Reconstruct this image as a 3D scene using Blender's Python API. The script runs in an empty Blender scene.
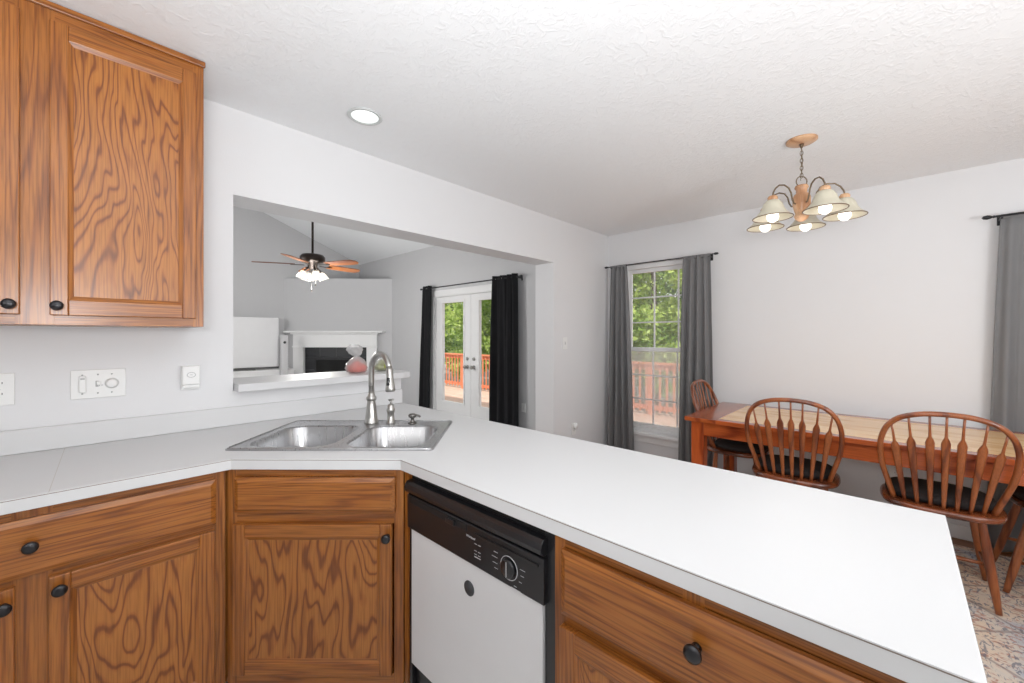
import bpy, bmesh, math, random
from mathutils import Vector, Matrix
random.seed(7)
PI = math.pi
D = bpy.data
COL = bpy.context.scene.collection
scene = bpy.context.scene

# ------------------------------------------------------------------ camera
YAW = math.radians(43.5)
CS, SN = math.cos(YAW), math.sin(YAW)
EYE = 1.345
cam = D.cameras.new('camera'); cam.sensor_width = 36.0; cam.lens = 409 / 1024 * 36.0
cam.shift_y = -5.5 / 1024; cam.clip_start = 0.05; cam.clip_end = 300
camo = D.objects.new('camera', cam); COL.objects.link(camo)
camo.location = (0, 0, EYE); camo.rotation_euler = (PI / 2, 0, YAW - PI / 2)
scene.camera = camo

# ------------------------------------------------------------------ world, sun, exposure
scene.view_settings.view_transform = 'Standard'
scene.view_settings.look = 'None'
scene.view_settings.gamma = 1
scene.view_settings.use_curve_mapping = False
scene.view_settings.exposure = -0.14
SKY = 1.25
w = D.worlds.new('sky'); scene.world = w; w.use_nodes = True
bgn = w.node_tree.nodes['Background']
bgn.inputs[0].default_value = (0.95, 0.975, 1.0, 1); bgn.inputs[1].default_value = SKY
sun = D.lights.new('sun', 'SUN'); sun.energy = 5.0; sun.angle = 0.03; sun.color = (1, 0.95, 0.88)
suno = D.objects.new('sun', sun); COL.objects.link(suno)
suno.rotation_euler = (math.radians(20), math.radians(-32), 0)

def lamp(name, kind, loc, power, color=(1, 1, 1), size=0.1, rot=(0, 0, 0), sy=None, spot=None):
    l = D.lights.new(name, kind); l.energy = power; l.color = color
    if kind == 'AREA':
        l.size = size
        if sy: l.shape = 'RECTANGLE'; l.size_y = sy
    else:
        l.shadow_soft_size = size
    if spot: l.spot_size = spot; l.spot_blend = 0.6
    o = D.objects.new(name, l); COL.objects.link(o); o.location = loc; o.rotation_euler = rot
    return o

# added unseen fill lights behind the camera; chandelier and fan lamps follow
KLIGHT = 17
for (x, y) in ((-1.2, 0.3), (0.0, -1.3), (1.9, -1.9)):
    lamp('kitchen_fill_light', 'POINT', (x, y, 1.75), KLIGHT, (1, 0.99, 0.975), 0.30)
lamp('chandelier_light', 'POINT', (2.784, 0.40, 1.68), 5, (1, 0.97, 0.93), 0.25)
lamp('fan_light', 'POINT', (1.93, 5.16, 1.72), 62, (1, 0.98, 0.95), 0.18)
lamp('living_fill_light', 'POINT', (0.2, 6.0, 1.7), 55, (1, 0.99, 0.97), 0.25)  # added unseen fill that brightens the living room

# two added unseen area lights, aimed upward to brighten the ceiling
lamp('ceiling_fill_light', 'AREA', (-0.15, -0.15, 1.45), 44, (0.97, 0.985, 1), 0.5, rot=Vector((0.42, 0.34, 0.85)).to_track_quat('-Z', 'Y').to_euler())

lamp('ceiling_fill_light', 'AREA', (1.15, -1.75, 1.25), 38, (0.97, 0.985, 1), 0.5, rot=Vector((0.36, 0.52, 0.80)).to_track_quat('-Z', 'Y').to_euler())

def CF(lat, d):
    return (d * CS + lat * SN, d * SN - lat * CS)

# ------------------------------------------------------------------ materials
def _new(name):
    m = D.materials.new(name); m.use_nodes = True
    nt = m.node_tree
    return m, nt, nt.nodes['Principled BSDF']
def flat(name, col, rough=0.5, metal=0.0, bump=0, bscale=50, coat=0, spec=None, var=0.0, vscale=8):
    m, nt, b = _new(name)
    b.inputs['Base Color'].default_value = (*col, 1)
    b.inputs['Roughness'].default_value = rough
    b.inputs['Metallic'].default_value = metal
    if coat: b.inputs['Coat Weight'].default_value = coat; b.inputs['Coat Roughness'].default_value = 0.15
    if spec is not None: b.inputs['Specular IOR Level'].default_value = spec
    tc = nt.nodes.new('ShaderNodeTexCoord')
    n = nt.nodes.new('ShaderNodeTexNoise'); n.inputs['Scale'].default_value = vscale; n.inputs['Detail'].default_value = 4
    nt.links.new(tc.outputs['Object'], n.inputs['Vector'])
    mx = nt.nodes.new('ShaderNodeMix'); mx.data_type = 'RGBA'
    v = var if var else 0.03
    mx.inputs[6].default_value = (*[c * (1 - v) for c in col], 1); mx.inputs[7].default_value = (*[min(1, c * (1 + v)) for c in col], 1)
    nt.links.new(n.outputs['Fac'], mx.inputs[0]); nt.links.new(mx.outputs[2], b.inputs['Base Color'])
    if bump:
        n2 = nt.nodes.new('ShaderNodeTexNoise'); n2.inputs['Scale'].default_value = bscale; n2.inputs['Detail'].default_value = 5
        nt.links.new(tc.outputs['Object'], n2.inputs['Vector'])
        bp = nt.nodes.new('ShaderNodeBump'); bp.inputs['Strength'].default_value = bump; bp.inputs['Distance'].default_value = 0.01
        nt.links.new(n2.outputs['Fac'], bp.inputs['Height']); nt.links.new(bp.outputs['Normal'], b.inputs['Normal'])
    return m

def wood(name, light, mid, dark, axis='z', bands=11, rough=0.34, coat=0.25, wide=4.2, long=0.75, contrast=1.0, fine=0.5, jit=0.012, lw=(0.22, 0.55), det=2.2, dist=0.25):
    """plain sawn timber: contour lines of a stretched noise make the cathedral figure"""
    m, nt, b = _new(name)
    L = nt.links.new; N = nt.nodes.new
    tc = N('ShaderNodeTexCoord'); oi = N('ShaderNodeObjectInfo')
    rnd = N('ShaderNodeMath'); rnd.operation = 'MULTIPLY'; rnd.inputs[1].default_value = 23.7
    L(oi.outputs['Random'], rnd.inputs[0])
    def mapped(a, bb):
        mp = N('ShaderNodeMapping')
        s = [a, a, a]; s['xyz'.index(axis)] = bb
        mp.inputs['Scale'].default_value = s
        L(tc.outputs['Object'], mp.inputs['Vector']); return mp
    mp = mapped(wide, long)
    n = N('ShaderNodeTexNoise'); n.noise_dimensions = '4D'
    n.inputs['Scale'].default_value = 1.0; n.inputs['Detail'].default_value = det; n.inputs['Roughness'].default_value = 0.42
    n.inputs['Distortion'].default_value = dist
    L(mp.outputs['Vector'], n.inputs['Vector']); L(rnd.outputs[0], n.inputs['W'])
    # jitter
    mpj = mapped(45, 5)
    nj = N('ShaderNodeTexNoise'); nj.inputs['Scale'].default_value = 1; nj.inputs['Detail'].default_value = 3
    L(mpj.outputs['Vector'], nj.inputs['Vector'])
    mj = N('ShaderNodeMath'); mj.operation = 'MULTIPLY_ADD'; mj.inputs[1].default_value = jit
    L(nj.outputs['Fac'], mj.inputs[0]); L(n.outputs['Fac'], mj.inputs[2])
    mm = N('ShaderNodeMath'); mm.operation = 'MULTIPLY'; mm.inputs[1].default_value = bands * 2 * PI
    L(mj.outputs[0], mm.inputs[0])
    sn = N('ShaderNodeMath'); sn.operation = 'SINE'; L(mm.outputs[0], sn.inputs[0])
    mr = N('ShaderNodeMapRange'); mr.inputs[1].default_value = -1; mr.inputs[2].default_value = 1
    L(sn.outputs[0], mr.inputs[0])
    rp = N('ShaderNodeValToRGB')
    rp.color_ramp.elements[0].position = 0.0; rp.color_ramp.elements[0].color = (*dark, 1)
    e = rp.color_ramp.elements.new(lw[0]); e.color = (*mid, 1)
    rp.color_ramp.elements[-1].position = lw[1]; rp.color_ramp.elements[-1].color = (*light, 1)
    L(mr.outputs[0], rp.inputs[0])
    # pores
    mp2 = mapped(230, 7)
    n2 = N('ShaderNodeTexNoise'); n2.inputs['Scale'].default_value = 1; n2.inputs['Detail'].default_value = 2
    L(mp2.outputs['Vector'], n2.inputs['Vector'])
    rp2 = N('ShaderNodeValToRGB')
    rp2.color_ramp.elements[0].position = 0.36; rp2.color_ramp.elements[0].color = (1 - fine, 1 - fine * 1.05, 1 - fine * 1.1, 1)
    rp2.color_ramp.elements[1].position = 0.56; rp2.color_ramp.elements[1].color = (1, 1, 1, 1)
    L(n2.outputs['Fac'], rp2.inputs[0])
    base = N('ShaderNodeMix'); base.data_type = 'RGBA'; base.inputs[0].default_value = contrast
    base.inputs[6].default_value = (*mid, 1); L(rp.outputs[0], base.inputs[7])
    mx = N('ShaderNodeMix'); mx.data_type = 'RGBA'; mx.blend_type = 'MULTIPLY'; mx.inputs[0].default_value = 1
    L(base.outputs[2], mx.inputs[6]); L(rp2.outputs[0], mx.inputs[7])
    # slow board tone
    n3 = N('ShaderNodeTexNoise'); n3.inputs['Scale'].default_value = 2.1; L(tc.outputs['Object'], n3.inputs['Vector'])
    rp3 = N('ShaderNodeValToRGB'); rp3.color_ramp.elements[0].position = 0.3; rp3.color_ramp.elements[1].position = 0.7
    rp3.color_ramp.elements[0].color = (0.86, 0.82, 0.78, 1); rp3.color_ramp.elements[1].color = (1.0, 1.0, 1.0, 1)
    L(n3.outputs['Fac'], rp3.inputs[0])
    mx2 = N('ShaderNodeMix'); mx2.data_type = 'RGBA'; mx2.blend_type = 'MULTIPLY'; mx2.inputs[0].default_value = 1
    L(mx.outputs[2], mx2.inputs[6]); L(rp3.outputs[0], mx2.inputs[7])
    L(mx2.outputs[2], b.inputs['Base Color'])
    bp = N('ShaderNodeBump'); bp.inputs['Strength'].default_value = 0.12; bp.inputs['Distance'].default_value = 0.002
    L(n2.outputs['Fac'], bp.inputs['Height']); L(bp.outputs['Normal'], b.inputs['Normal'])
    b.inputs['Roughness'].default_value = rough
    b.inputs['Coat Weight'].default_value = coat; b.inputs['Coat Roughness'].default_value = 0.2
    return m

OL, OM, OD = (0.45, 0.165, 0.029), (0.36, 0.116, 0.018), (0.20, 0.057, 0.010)
oak_v = wood('oak_vertical_grain', OL, OM, OD, 'z', bands=26, wide=8, long=0.32, fine=0.34, jit=.012, contrast=.62, lw=(.2, .7), det=3.2, dist=.35)
oak_h = wood('oak_horizontal_grain', OL, OM, OD, 'x', bands=26, wide=8, long=0.36, fine=0.34, jit=.012, contrast=.62, lw=(.2, .7), det=3.2, dist=.35)
oak_panel = wood('oak_cathedral_panel', OL, (0.39, 0.130, 0.022), (0.20, 0.056, 0.009), 'z', bands=34, wide=4.2, long=0.95, fine=0.28, jit=.012, contrast=.95, lw=(.22, .6), det=3.4, dist=.5)
cherry_z = wood('chair_wood', (0.36, 0.105, 0.028), (0.30, 0.078, 0.019), (0.17, 0.038, 0.010), 'z', bands=7, rough=0.28, coat=0.5, fine=0.25)
seat_wood = wood('chair_seat_wood', (0.24, 0.062, 0.020), (0.17, 0.042, 0.013), (0.09, 0.022, 0.008), 'y', bands=6, rough=0.25, coat=0.6, fine=0.2)
table_red = wood('table_red_wood', (0.50, 0.110, 0.028), (0.42, 0.085, 0.020), (0.26, 0.045, 0.012), 'y', bands=6, rough=0.25, coat=0.5, fine=0.25)
table_red_x = wood('table_red_wood_crosswise', (0.50, 0.120, 0.034), (0.42, 0.092, 0.025), (0.27, 0.052, 0.015), 'x', bands=6, rough=0.22, coat=0.5, fine=0.25)
table_red_z = wood('table_red_wood_legs', (0.50, 0.100, 0.022), (0.42, 0.075, 0.016), (0.28, 0.045, 0.010), 'z', bands=6, rough=0.3, coat=0.4, fine=0.2)
table_pine = wood('table_pine_planks', (0.92, 0.60, 0.29), (0.89, 0.55, 0.24), (0.74, 0.40, 0.15), 'y', bands=8, rough=0.25, coat=0.4, fine=0.05, contrast=.6)
lightwood = wood('chandelier_wood', (0.74, 0.46, 0.27), (0.70, 0.40, 0.22), (0.52, 0.26, 0.13), 'z', bands=5, rough=0.4, coat=0.2, fine=0.15)
blade_wood = wood('fan_blade_wood', (0.34, 0.12, 0.035), (0.27, 0.085, 0.022), (0.16, 0.045, 0.012), 'x', bands=5, rough=0.4, fine=0.2)
cabinet_side = wood('cabinet_carcass', OL, OM, (0.24, 0.08, 0.02), 'z', bands=4, fine=0.2)

wall_white = flat('wall_paint', (0.765, 0.765, 0.775), 0.75, bump=0.05, bscale=160, var=0.01)
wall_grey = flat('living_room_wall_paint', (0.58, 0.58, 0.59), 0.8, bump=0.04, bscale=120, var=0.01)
trim_white = flat('trim_paint', (0.84, 0.84, 0.84), 0.4, var=0.01)
laminate = flat('white_laminate', (0.67, 0.67, 0.675), 0.45, var=0.012, vscale=3)
lam_line = flat('laminate_seam', (0.22, 0.17, 0.14), 0.6)
white_plastic = flat('white_plastic', (0.84, 0.84, 0.83), 0.35)
grey_plastic = flat('grey_plastic', (0.45, 0.45, 0.45), 0.4)
slot_grey = flat('outlet_slots', (0.25, 0.25, 0.25), 0.5)
black_plastic = flat('black_plastic', (0.014, 0.014, 0.016), 0.28, coat=0.2)
black_matte = flat('black_recess', (0.008, 0.008, 0.009), 0.6)
white_enamel = flat('white_enamel', (0.78, 0.78, 0.79), 0.3, coat=0.3)
dark_disc = flat('dark_grey_magnet', (0.06, 0.06, 0.065), 0.6)
silver_print = flat('pale_print', (0.65, 0.66, 0.68), 0.4)
knob_mat = flat('dark_bronze_knob', (0.018, 0.017, 0.020), 0.28, metal=0.6, coat=0.5)
nickel = flat('satin_nickel', (0.46, 0.45, 0.43), 0.28, metal=1.0)
dark_nickel = flat('dark_nickel', (0.22, 0.21, 0.20), 0.3, metal=1.0)
bronze = flat('oil_rubbed_bronze', (0.045, 0.035, 0.030), 0.4, metal=0.7)
antique = flat('antique_bronze', (0.20, 0.15, 0.10), 0.4, metal=0.8)
grey_cloth = flat('grey_curtain_cloth', (0.20, 0.20, 0.203), 0.85, bump=0.25, bscale=350, var=0.06)
black_cloth = flat('black_curtain_cloth', (0.014, 0.014, 0.016), 0.8, spec=.25, bump=0.2, bscale=300, var=0.15)
cushion_cloth = flat('black_seat_pad_cloth', (0.018, 0.012, 0.011), 0.9, bump=0.3, bscale=200)
rod_mat = flat('dark_curtain_rod', (0.035, 0.035, 0.038), 0.4, metal=0.5)
toe = flat('toe_kick', (0.10, 0.045, 0.02), 0.6)
slate = flat('black_slate_tile', (0.020, 0.021, 0.024), 0.35, var=0.35, vscale=6)
grout = flat('slate_grout', (0.09, 0.09, 0.095), 0.8)
soot = flat('firebox_soot', (0.010, 0.010, 0.010), 0.9)
rail_paint = flat('orange_stained_railing', (0.66, 0.21, 0.10), 0.6, var=0.15)
shade_glass = flat('cream_glass_shade', (0.62, 0.58, 0.46), 0.35)
shade_rim = flat('brown_shade_rim', (0.16, 0.10, 0.06), 0.5)
bark = flat('tree_bark', (0.10, 0.075, 0.05), 0.9, bump=0.5, bscale=20, var=0.3)
grass = flat('pale_dry_ground', (0.30, 0.30, 0.26), 0.95, var=0.4, vscale=3)

def brushed():
    m, nt, b = _new('brushed_steel')
    L = nt.links.new; N = nt.nodes.new
    tc = N('ShaderNodeTexCoord'); mp = N('ShaderNodeMapping'); mp.inputs['Scale'].default_value = (120, 120, 3)
    n = N('ShaderNodeTexNoise'); n.inputs['Scale'].default_value = 1
    L(tc.outputs['Object'], mp.inputs['Vector']); L(mp.outputs['Vector'], n.inputs['Vector'])
    r = N('ShaderNodeMapRange'); r.inputs[3].default_value = 0.22; r.inputs[4].default_value = 0.36
    L(n.outputs['Fac'], r.inputs[0]); L(r.outputs[0], b.inputs['Roughness'])
    b.inputs['Base Color'].default_value = (0.50, 0.50, 0.51, 1); b.inputs['Metallic'].default_value = 1
    bp = N('ShaderNodeBump'); bp.inputs['Strength'].default_value = 0.05; L(n.outputs['Fac'], bp.inputs['Height']); L(bp.outputs['Normal'], b.inputs['Normal'])
    return m
steel = brushed()

def ceiling_mat():
    m, nt, b = _new('textured_ceiling_paint')
    L = nt.links.new; N = nt.nodes.new
    b.inputs['Base Color'].default_value = (0.895, 0.91, 0.925, 1); b.inputs['Roughness'].default_value = 0.85
    tc = N('ShaderNodeTexCoord')
    n = N('ShaderNodeTexNoise'); n.inputs['Scale'].default_value = 22; n.inputs['Detail'].default_value = 6; n.inputs['Roughness'].default_value = 0.6; n.inputs['Distortion'].default_value = 1.4
    L(tc.outputs['Object'], n.inputs['Vector'])
    r = N('ShaderNodeMapRange'); r.inputs[1].default_value = 0.48; r.inputs[2].default_value = 0.62
    L(n.outputs['Fac'], r.inputs[0])
    bp = N('ShaderNodeBump'); bp.inputs['Strength'].default_value = 0.30; bp.inputs['Distance'].default_value = 0.004
    L(r.outputs[0], bp.inputs['Height']); L(bp.outputs['Normal'], b.inputs['Normal'])
    return m
ceil_mat = ceiling_mat()

def floor_mat(name, c1, c2, pw, pl, rough=0.3):
    m, nt, b = _new(name)
    L = nt.links.new; N = nt.nodes.new
    tc = N('ShaderNodeTexCoord')
    br = N('ShaderNodeTexBrick'); br.inputs['Scale'].default_value = 1; br.inputs['Brick Width'].default_value = pl; br.inputs['Row Height'].default_value = pw
    br.inputs['Mortar Size'].default_value = 0.002; br.inputs['Color1'].default_value = (*c1, 1); br.inputs['Color2'].default_value = (*c2, 1)
    br.inputs['Mortar'].default_value = (c1[0] * .3, c1[1] * .3, c1[2] * .3, 1)
    mr = N('ShaderNodeMapping'); mr.inputs['Rotation'].default_value = (0, 0, PI / 2)
    L(tc.outputs['Object'], mr.inputs['Vector']); L(mr.outputs['Vector'], br.inputs['Vector'])
    mp = N('ShaderNodeMapping'); mp.inputs['Scale'].default_value = (40, 3, 1); L(tc.outputs['Object'], mp.inputs['Vector'])
    n = N('ShaderNodeTexNoise'); n.inputs['Scale'].default_value = 1; n.inputs['Detail'].default_value = 4; L(mp.outputs['Vector'], n.inputs['Vector'])
    rp = N('ShaderNodeValToRGB'); rp.color_ramp.elements[0].color = (0.6, 0.6, 0.6, 1); rp.color_ramp.elements[0].position = 0.3; rp.color_ramp.elements[1].position = 0.65
    L(n.outputs['Fac'], rp.inputs[0])
    mx = N('ShaderNodeMix'); mx.data_type = 'RGBA'; mx.blend_type = 'MULTIPLY'; mx.inputs[0].default_value = 1
    L(br.outputs['Color'], mx.inputs[6]); L(rp.outputs[0], mx.inputs[7]); L(mx.outputs[2], b.inputs['Base Color'])
    b.inputs['Roughness'].default_value = rough
    return m
floor_wood = floor_mat('hardwood_floor', (0.36, 0.135, 0.04), (0.29, 0.10, 0.03), 0.083, 0.9)
deck_wood = floor_mat('deck_boards', (0.76, 0.55, 0.44), (0.70, 0.48, 0.37), 0.14, 3.0, 0.7)

def rug_mat():
    m, nt, b = _new('faded_persian_rug')
    L = nt.links.new; N = nt.nodes.new
    tc = N('ShaderNodeTexCoord')
    def noise(s, d, rot=0, st=(1, 1, 1), dist=0.6):
        mp = N('ShaderNodeMapping'); mp.inputs['Scale'].default_value = st; mp.inputs['Rotation'].default_value = (0, 0, rot)
        L(tc.outputs['Object'], mp.inputs['Vector'])
        n = N('ShaderNodeTexNoise'); n.inputs['Scale'].default_value = s; n.inputs['Detail'].default_value = d; n.inputs['Distortion'].default_value = dist
        L(mp.outputs['Vector'], n.inputs['Vector']); return n
    def ramp(src, els):
        r = N('ShaderNodeValToRGB')
        r.color_ramp.elements[0].position, r.color_ramp.elements[0].color = els[0][0], (*els[0][1], 1)
        r.color_ramp.elements[1].position, r.color_ramp.elements[1].color = els[-1][0], (*els[-1][1], 1)
        for p, c in els[1:-1]:
            e = r.color_ramp.elements.new(p); e.color = (*c, 1)
        L(src, r.inputs[0]); return r
    a = ramp(noise(3.4, 4).outputs['Fac'], [(0.30, (0.40, 0.44, 0.53)), (0.43, (0.68, 0.60, 0.52)), (0.62, (0.78, 0.60, 0.44))])
    bl = ramp(noise(20, 6, 0.6, (1, 2.4, 1), 1.5).outputs['Fac'], [(0.55, (0, 0, 0)), (0.60, (1, 1, 1))])
    rd = ramp(noise(15, 6, -0.5, (1.8, 1, 1), 1.8).outputs['Fac'], [(0.54, (0, 0, 0)), (0.62, (1, 1, 1))])
    def mix(f, c1, c2, fac=0.75):
        mu = N('ShaderNodeMath'); mu.operation = 'MULTIPLY'; mu.inputs[1].default_value = fac; L(f, mu.inputs[0])
        x = N('ShaderNodeMix'); x.data_type = 'RGBA'; L(mu.outputs[0], x.inputs[0]); L(c1, x.inputs[6]); x.inputs[7].default_value = (*c2, 1); return x
    x1 = mix(rd.outputs[0], a.outputs[0], (0.42, 0.16, 0.11), 0.7)
    x2 = mix(bl.outputs[0], x1.outputs[2], (0.13, 0.14, 0.19), 0.7)
    # woven border lines and lattice
    wv = N('ShaderNodeTexVoronoi'); wv.feature = 'DISTANCE_TO_EDGE'; wv.inputs['Scale'].default_value = 3.0; wv.inputs['Randomness'].default_value = 0.15
    mp = N('ShaderNodeMapping'); mp.inputs['Rotation'].default_value = (0, 0, PI / 4); L(tc.outputs['Object'], mp.inputs['Vector']); L(mp.outputs['Vector'], wv.inputs['Vector'])
    wl = ramp(wv.outputs['Distance'], [(0.012, (1, 1, 1)), (0.03, (0, 0, 0))])
    x3 = mix(wl.outputs[0], x2.outputs[2], (0.22, 0.17, 0.17), 0.6)
    L(x3.outputs[2], b.inputs['Base Color']); b.inputs['Roughness'].default_value = 0.95
    bp = N('ShaderNodeBump'); bp.inputs['Strength'].default_value = 0.4; bp.inputs['Distance'].default_value = 0.003
    L(noise(300, 2).outputs['Fac'], bp.inputs['Height']); L(bp.outputs['Normal'], b.inputs['Normal'])
    return m
rug_m = rug_mat()

def leaf_mat(name, c1, c2):
    m, nt, b = _new(name)
    L = nt.links.new; N = nt.nodes.new
    tc = N('ShaderNodeTexCoord'); n = N('ShaderNodeTexNoise'); n.inputs['Scale'].default_value = 1.6; n.inputs['Detail'].default_value = 6
    L(tc.outputs['Object'], n.inputs['Vector'])
    rp = N('ShaderNodeValToRGB'); rp.color_ramp.elements[0].position = 0.38; rp.color_ramp.elements[1].position = 0.62
    rp.color_ramp.elements[0].color = (*c1, 1); rp.color_ramp.elements[1].color = (*c2, 1)
    L(n.outputs['Fac'], rp.inputs[0]); L(rp.outputs[0], b.inputs['Base Color']); b.inputs['Roughness'].default_value = 0.55
    tr = N('ShaderNodeBsdfTranslucent'); L(rp.outputs[0], tr.inputs[0])
    ms = N('ShaderNodeMixShader'); ms.inputs[0].default_value = 0.35
    L(b.outputs[0], ms.inputs[1]); L(tr.outputs[0], ms.inputs[2]); L(ms.outputs[0], nt.nodes['Material Output'].inputs[0])
    return m
leaf_a = leaf_mat('leaves_bright', (0.20, 0.33, 0.05), (0.58, 0.70, 0.20))
leaf_b = leaf_mat('leaves_deep', (0.10, 0.19, 0.05), (0.34, 0.48, 0.14))

def glass_mat(name, haze=0.0, tint=(1, 1, 1)):
    m, nt, b = _new(name)
    L = nt.links.new; N = nt.nodes.new
    nt.nodes.remove(b)
    t = N('ShaderNodeBsdfTransparent'); t.inputs[0].default_value = (*tint, 1)
    g = N('ShaderNodeBsdfGlossy'); g.inputs['Roughness'].default_value = 0.02
    lw = N('ShaderNodeLayerWeight'); lw.inputs[0].default_value = 0.5
    pw = N('ShaderNodeMath'); pw.operation = 'POWER'; pw.inputs[1].default_value = 5; L(lw.outputs['Facing'], pw.inputs[0])
    fr = N('ShaderNodeMath'); fr.operation = 'MULTIPLY_ADD'; fr.inputs[1].default_value = 0.8; fr.inputs[2].default_value = 0.03; L(pw.outputs[0], fr.inputs[0])
    ms = N('ShaderNodeMixShader'); L(fr.outputs[0], ms.inputs[0]); L(t.outputs[0], ms.inputs[1]); L(g.outputs[0], ms.inputs[2])
    out = ms
    if haze:
        df = N('ShaderNodeBsdfDiffuse'); df.inputs[0].default_value = (0.9, 0.9, 0.9, 1)
        tl = N('ShaderNodeBsdfTranslucent'); tl.inputs[0].default_value = (0.9, 0.9, 0.9, 1)
        m2 = N('ShaderNodeMixShader'); m2.inputs[0].default_value = 0.6; L(df.outputs[0], m2.inputs[1]); L(tl.outputs[0], m2.inputs[2])
        m3 = N('ShaderNodeMixShader'); m3.inputs[0].default_value = haze; L(ms.outputs[0], m3.inputs[1]); L(m2.outputs[0], m3.inputs[2]); out = m3
    L(out.outputs[0], nt.nodes['Material Output'].inputs[0])
    return m
glass = glass_mat('window_glass')
glare_glass = glass_mat('glare_hazed_window_glass', 0.07)  # white haze mixed into the panes stands in for glare and reflections
screen_mesh = glass_mat('insect_screen_mesh', 0.30)
bag_plastic = glass_mat('clear_plastic_film', 0.36)
clear_shade = glass_mat('clear_ribbed_glass', 0.25, (1, 0.97, 0.9))

def glow(name, col, s):
    m, nt, b = _new(name)
    b.inputs['Base Color'].default_value = (0.9, 0.9, 0.88, 1)
    b.inputs['Emission Color'].default_value = (*col, 1); b.inputs['Emission Strength'].default_value = s
    return m
bulb_glow = glow('lit_bulb', (1, 0.96, 0.88), 1.7)
fan_glow = glow('lit_fan_bulb', (1, 0.92, 0.76), 3)
down_glow = glow('lit_downlight_lens', (0.92, 1.0, 0.98), 0.9)

# ------------------------------------------------------------------ mesh builder
class MB:
    def __init__(s): s.v = []; s.f = []; s.m = []; s.sm = []
    def add(s, vs, fs, mat=0, smooth=False):
        o = len(s.v); s.v += [tuple(v) for v in vs]
        for f in fs: s.f.append([i + o for i in f]); s.m.append(mat); s.sm.append(smooth)
        return s
    def box(s, x0, x1, y0, y1, z0, z1, mat=0):
        x0, x1 = min(x0, x1), max(x0, x1); y0, y1 = min(y0, y1), max(y0, y1); z0, z1 = min(z0, z1), max(z0, z1)
        vs = [(x0, y0, z0), (x1, y0, z0), (x1, y1, z0), (x0, y1, z0), (x0, y0, z1), (x1, y0, z1), (x1, y1, z1), (x0, y1, z1)]
        return s.add(vs, [(0, 3, 2, 1), (4, 5, 6, 7), (0, 1, 5, 4), (1, 2, 6, 5), (2, 3, 7, 6), (3, 0, 4, 7)], mat)
    def prism(s, poly, z0, z1, mat=0):
        a = sum(poly[i][0] * poly[(i + 1) % len(poly)][1] - poly[(i + 1) % len(poly)][0] * poly[i][1] for i in range(len(poly)))
        if a < 0: poly = poly[::-1]
        n = len(poly)
        vs = [(x, y, z0) for x, y in poly] + [(x, y, z1) for x, y in poly]
        fs = [tuple(range(n))[::-1], tuple(range(n, 2 * n))] + [(i, (i + 1) % n, n + (i + 1) % n, n + i) for i in range(n)]
        return s.add(vs, fs, mat)
    def lathe(s, prof, c=(0, 0, 0), seg=24, mat=0, M=None, smooth=True):
        vs = []; n = len(prof)
        for r, z in prof:
            for k in range(seg):
                a = 2 * PI * k / seg
                p = Vector((r * math.cos(a), r * math.sin(a), z))
                if M: p = M @ p
                vs.append((p.x + c[0], p.y + c[1], p.z + c[2]))
        fs = []
        for i in range(n - 1):
            for k in range(seg):
                k2 = (k + 1) % seg
                fs.append((i * seg + k, i * seg + k2, (i + 1) * seg + k2, (i + 1) * seg + k))
        if prof[0][0] > 1e-6: fs.append(tuple(range(seg))[::-1])
        if prof[-1][0] > 1e-6: fs.append(tuple((n - 1) * seg + k for k in range(seg)))
        return s.add(vs, fs, mat, smooth)
    def tube(s, pts, r, seg=10, mat=0, closed=False, flatk=1.0):
        pts = [Vector(p) for p in pts]; n = len(pts)
        rs = r if isinstance(r, (list, tuple)) else [r] * n
        vs = []; prev = None
        for i, p in enumerate(pts):
            if closed: t = pts[(i + 1) % n] - pts[i - 1]
            else: t = pts[min(i + 1, n - 1)] - pts[max(i - 1, 0)]
            t.normalize()
            if prev is None:
                up = Vector((0, 0, 1)) if abs(t.z) < 0.9 else Vector((1, 0, 0))
                a = t.cross(up).normalized()
            else:
                a = (prev - t * prev.dot(t)).normalized()
            prev = a; b = t.cross(a)
            for k in range(seg):
                an = 2 * PI * k / seg
                vs.append(p + a * (rs[i] * math.cos(an)) + b * (rs[i] * flatk * math.sin(an)))
        fs = []
        for i in range(n if closed else n - 1):
            j = (i + 1) % n
            for k in range(seg):
                k2 = (k + 1) % seg
                fs.append((i * seg + k, i * seg + k2, j * seg + k2, j * seg + k))
        if not closed:
            fs.append(tuple(range(seg))[::-1]); fs.append(tuple((n - 1) * seg + k for k in range(seg)))
        return s.add(vs, fs, mat, True)
    def build(s, name, mats, parent=None, bev=0, seg=2, sub=0, solid=0, loc=None):
        me = D.meshes.new(name); me.from_pydata(s.v, [], s.f)
        if not isinstance(mats, (list, tuple)): mats = [mats]
        for m in mats: me.materials.append(m)
        for p, mi, sm in zip(me.polygons, s.m, s.sm): p.material_index = mi; p.use_smooth = sm
        bm = bmesh.new(); bm.from_mesh(me); bmesh.ops.recalc_face_normals(bm, faces=bm.faces[:]); bm.to_mesh(me); bm.free()
        me.update()
        o = D.objects.new(name, me); COL.objects.link(o)
        if parent: o.parent = parent
        if loc: o.location = loc
        if solid:
            q = o.modifiers.new('solid', 'SOLIDIFY'); q.thickness = solid; q.offset = 0
        if bev:
            q = o.modifiers.new('bevel', 'BEVEL'); q.width = bev; q.segments = seg; q.limit_method = 'ANGLE'; q.angle_limit = 0.7
        if sub:
            q = o.modifiers.new('sub', 'SUBSURF'); q.levels = sub; q.render_levels = sub
        return o
def tag(o, label=None, cat=None, group=None, kind=None):
    if label: o['label'] = label
    if cat: o['category'] = cat
    if group: o['group'] = group
    if kind: o['kind'] = kind
    return o
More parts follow.
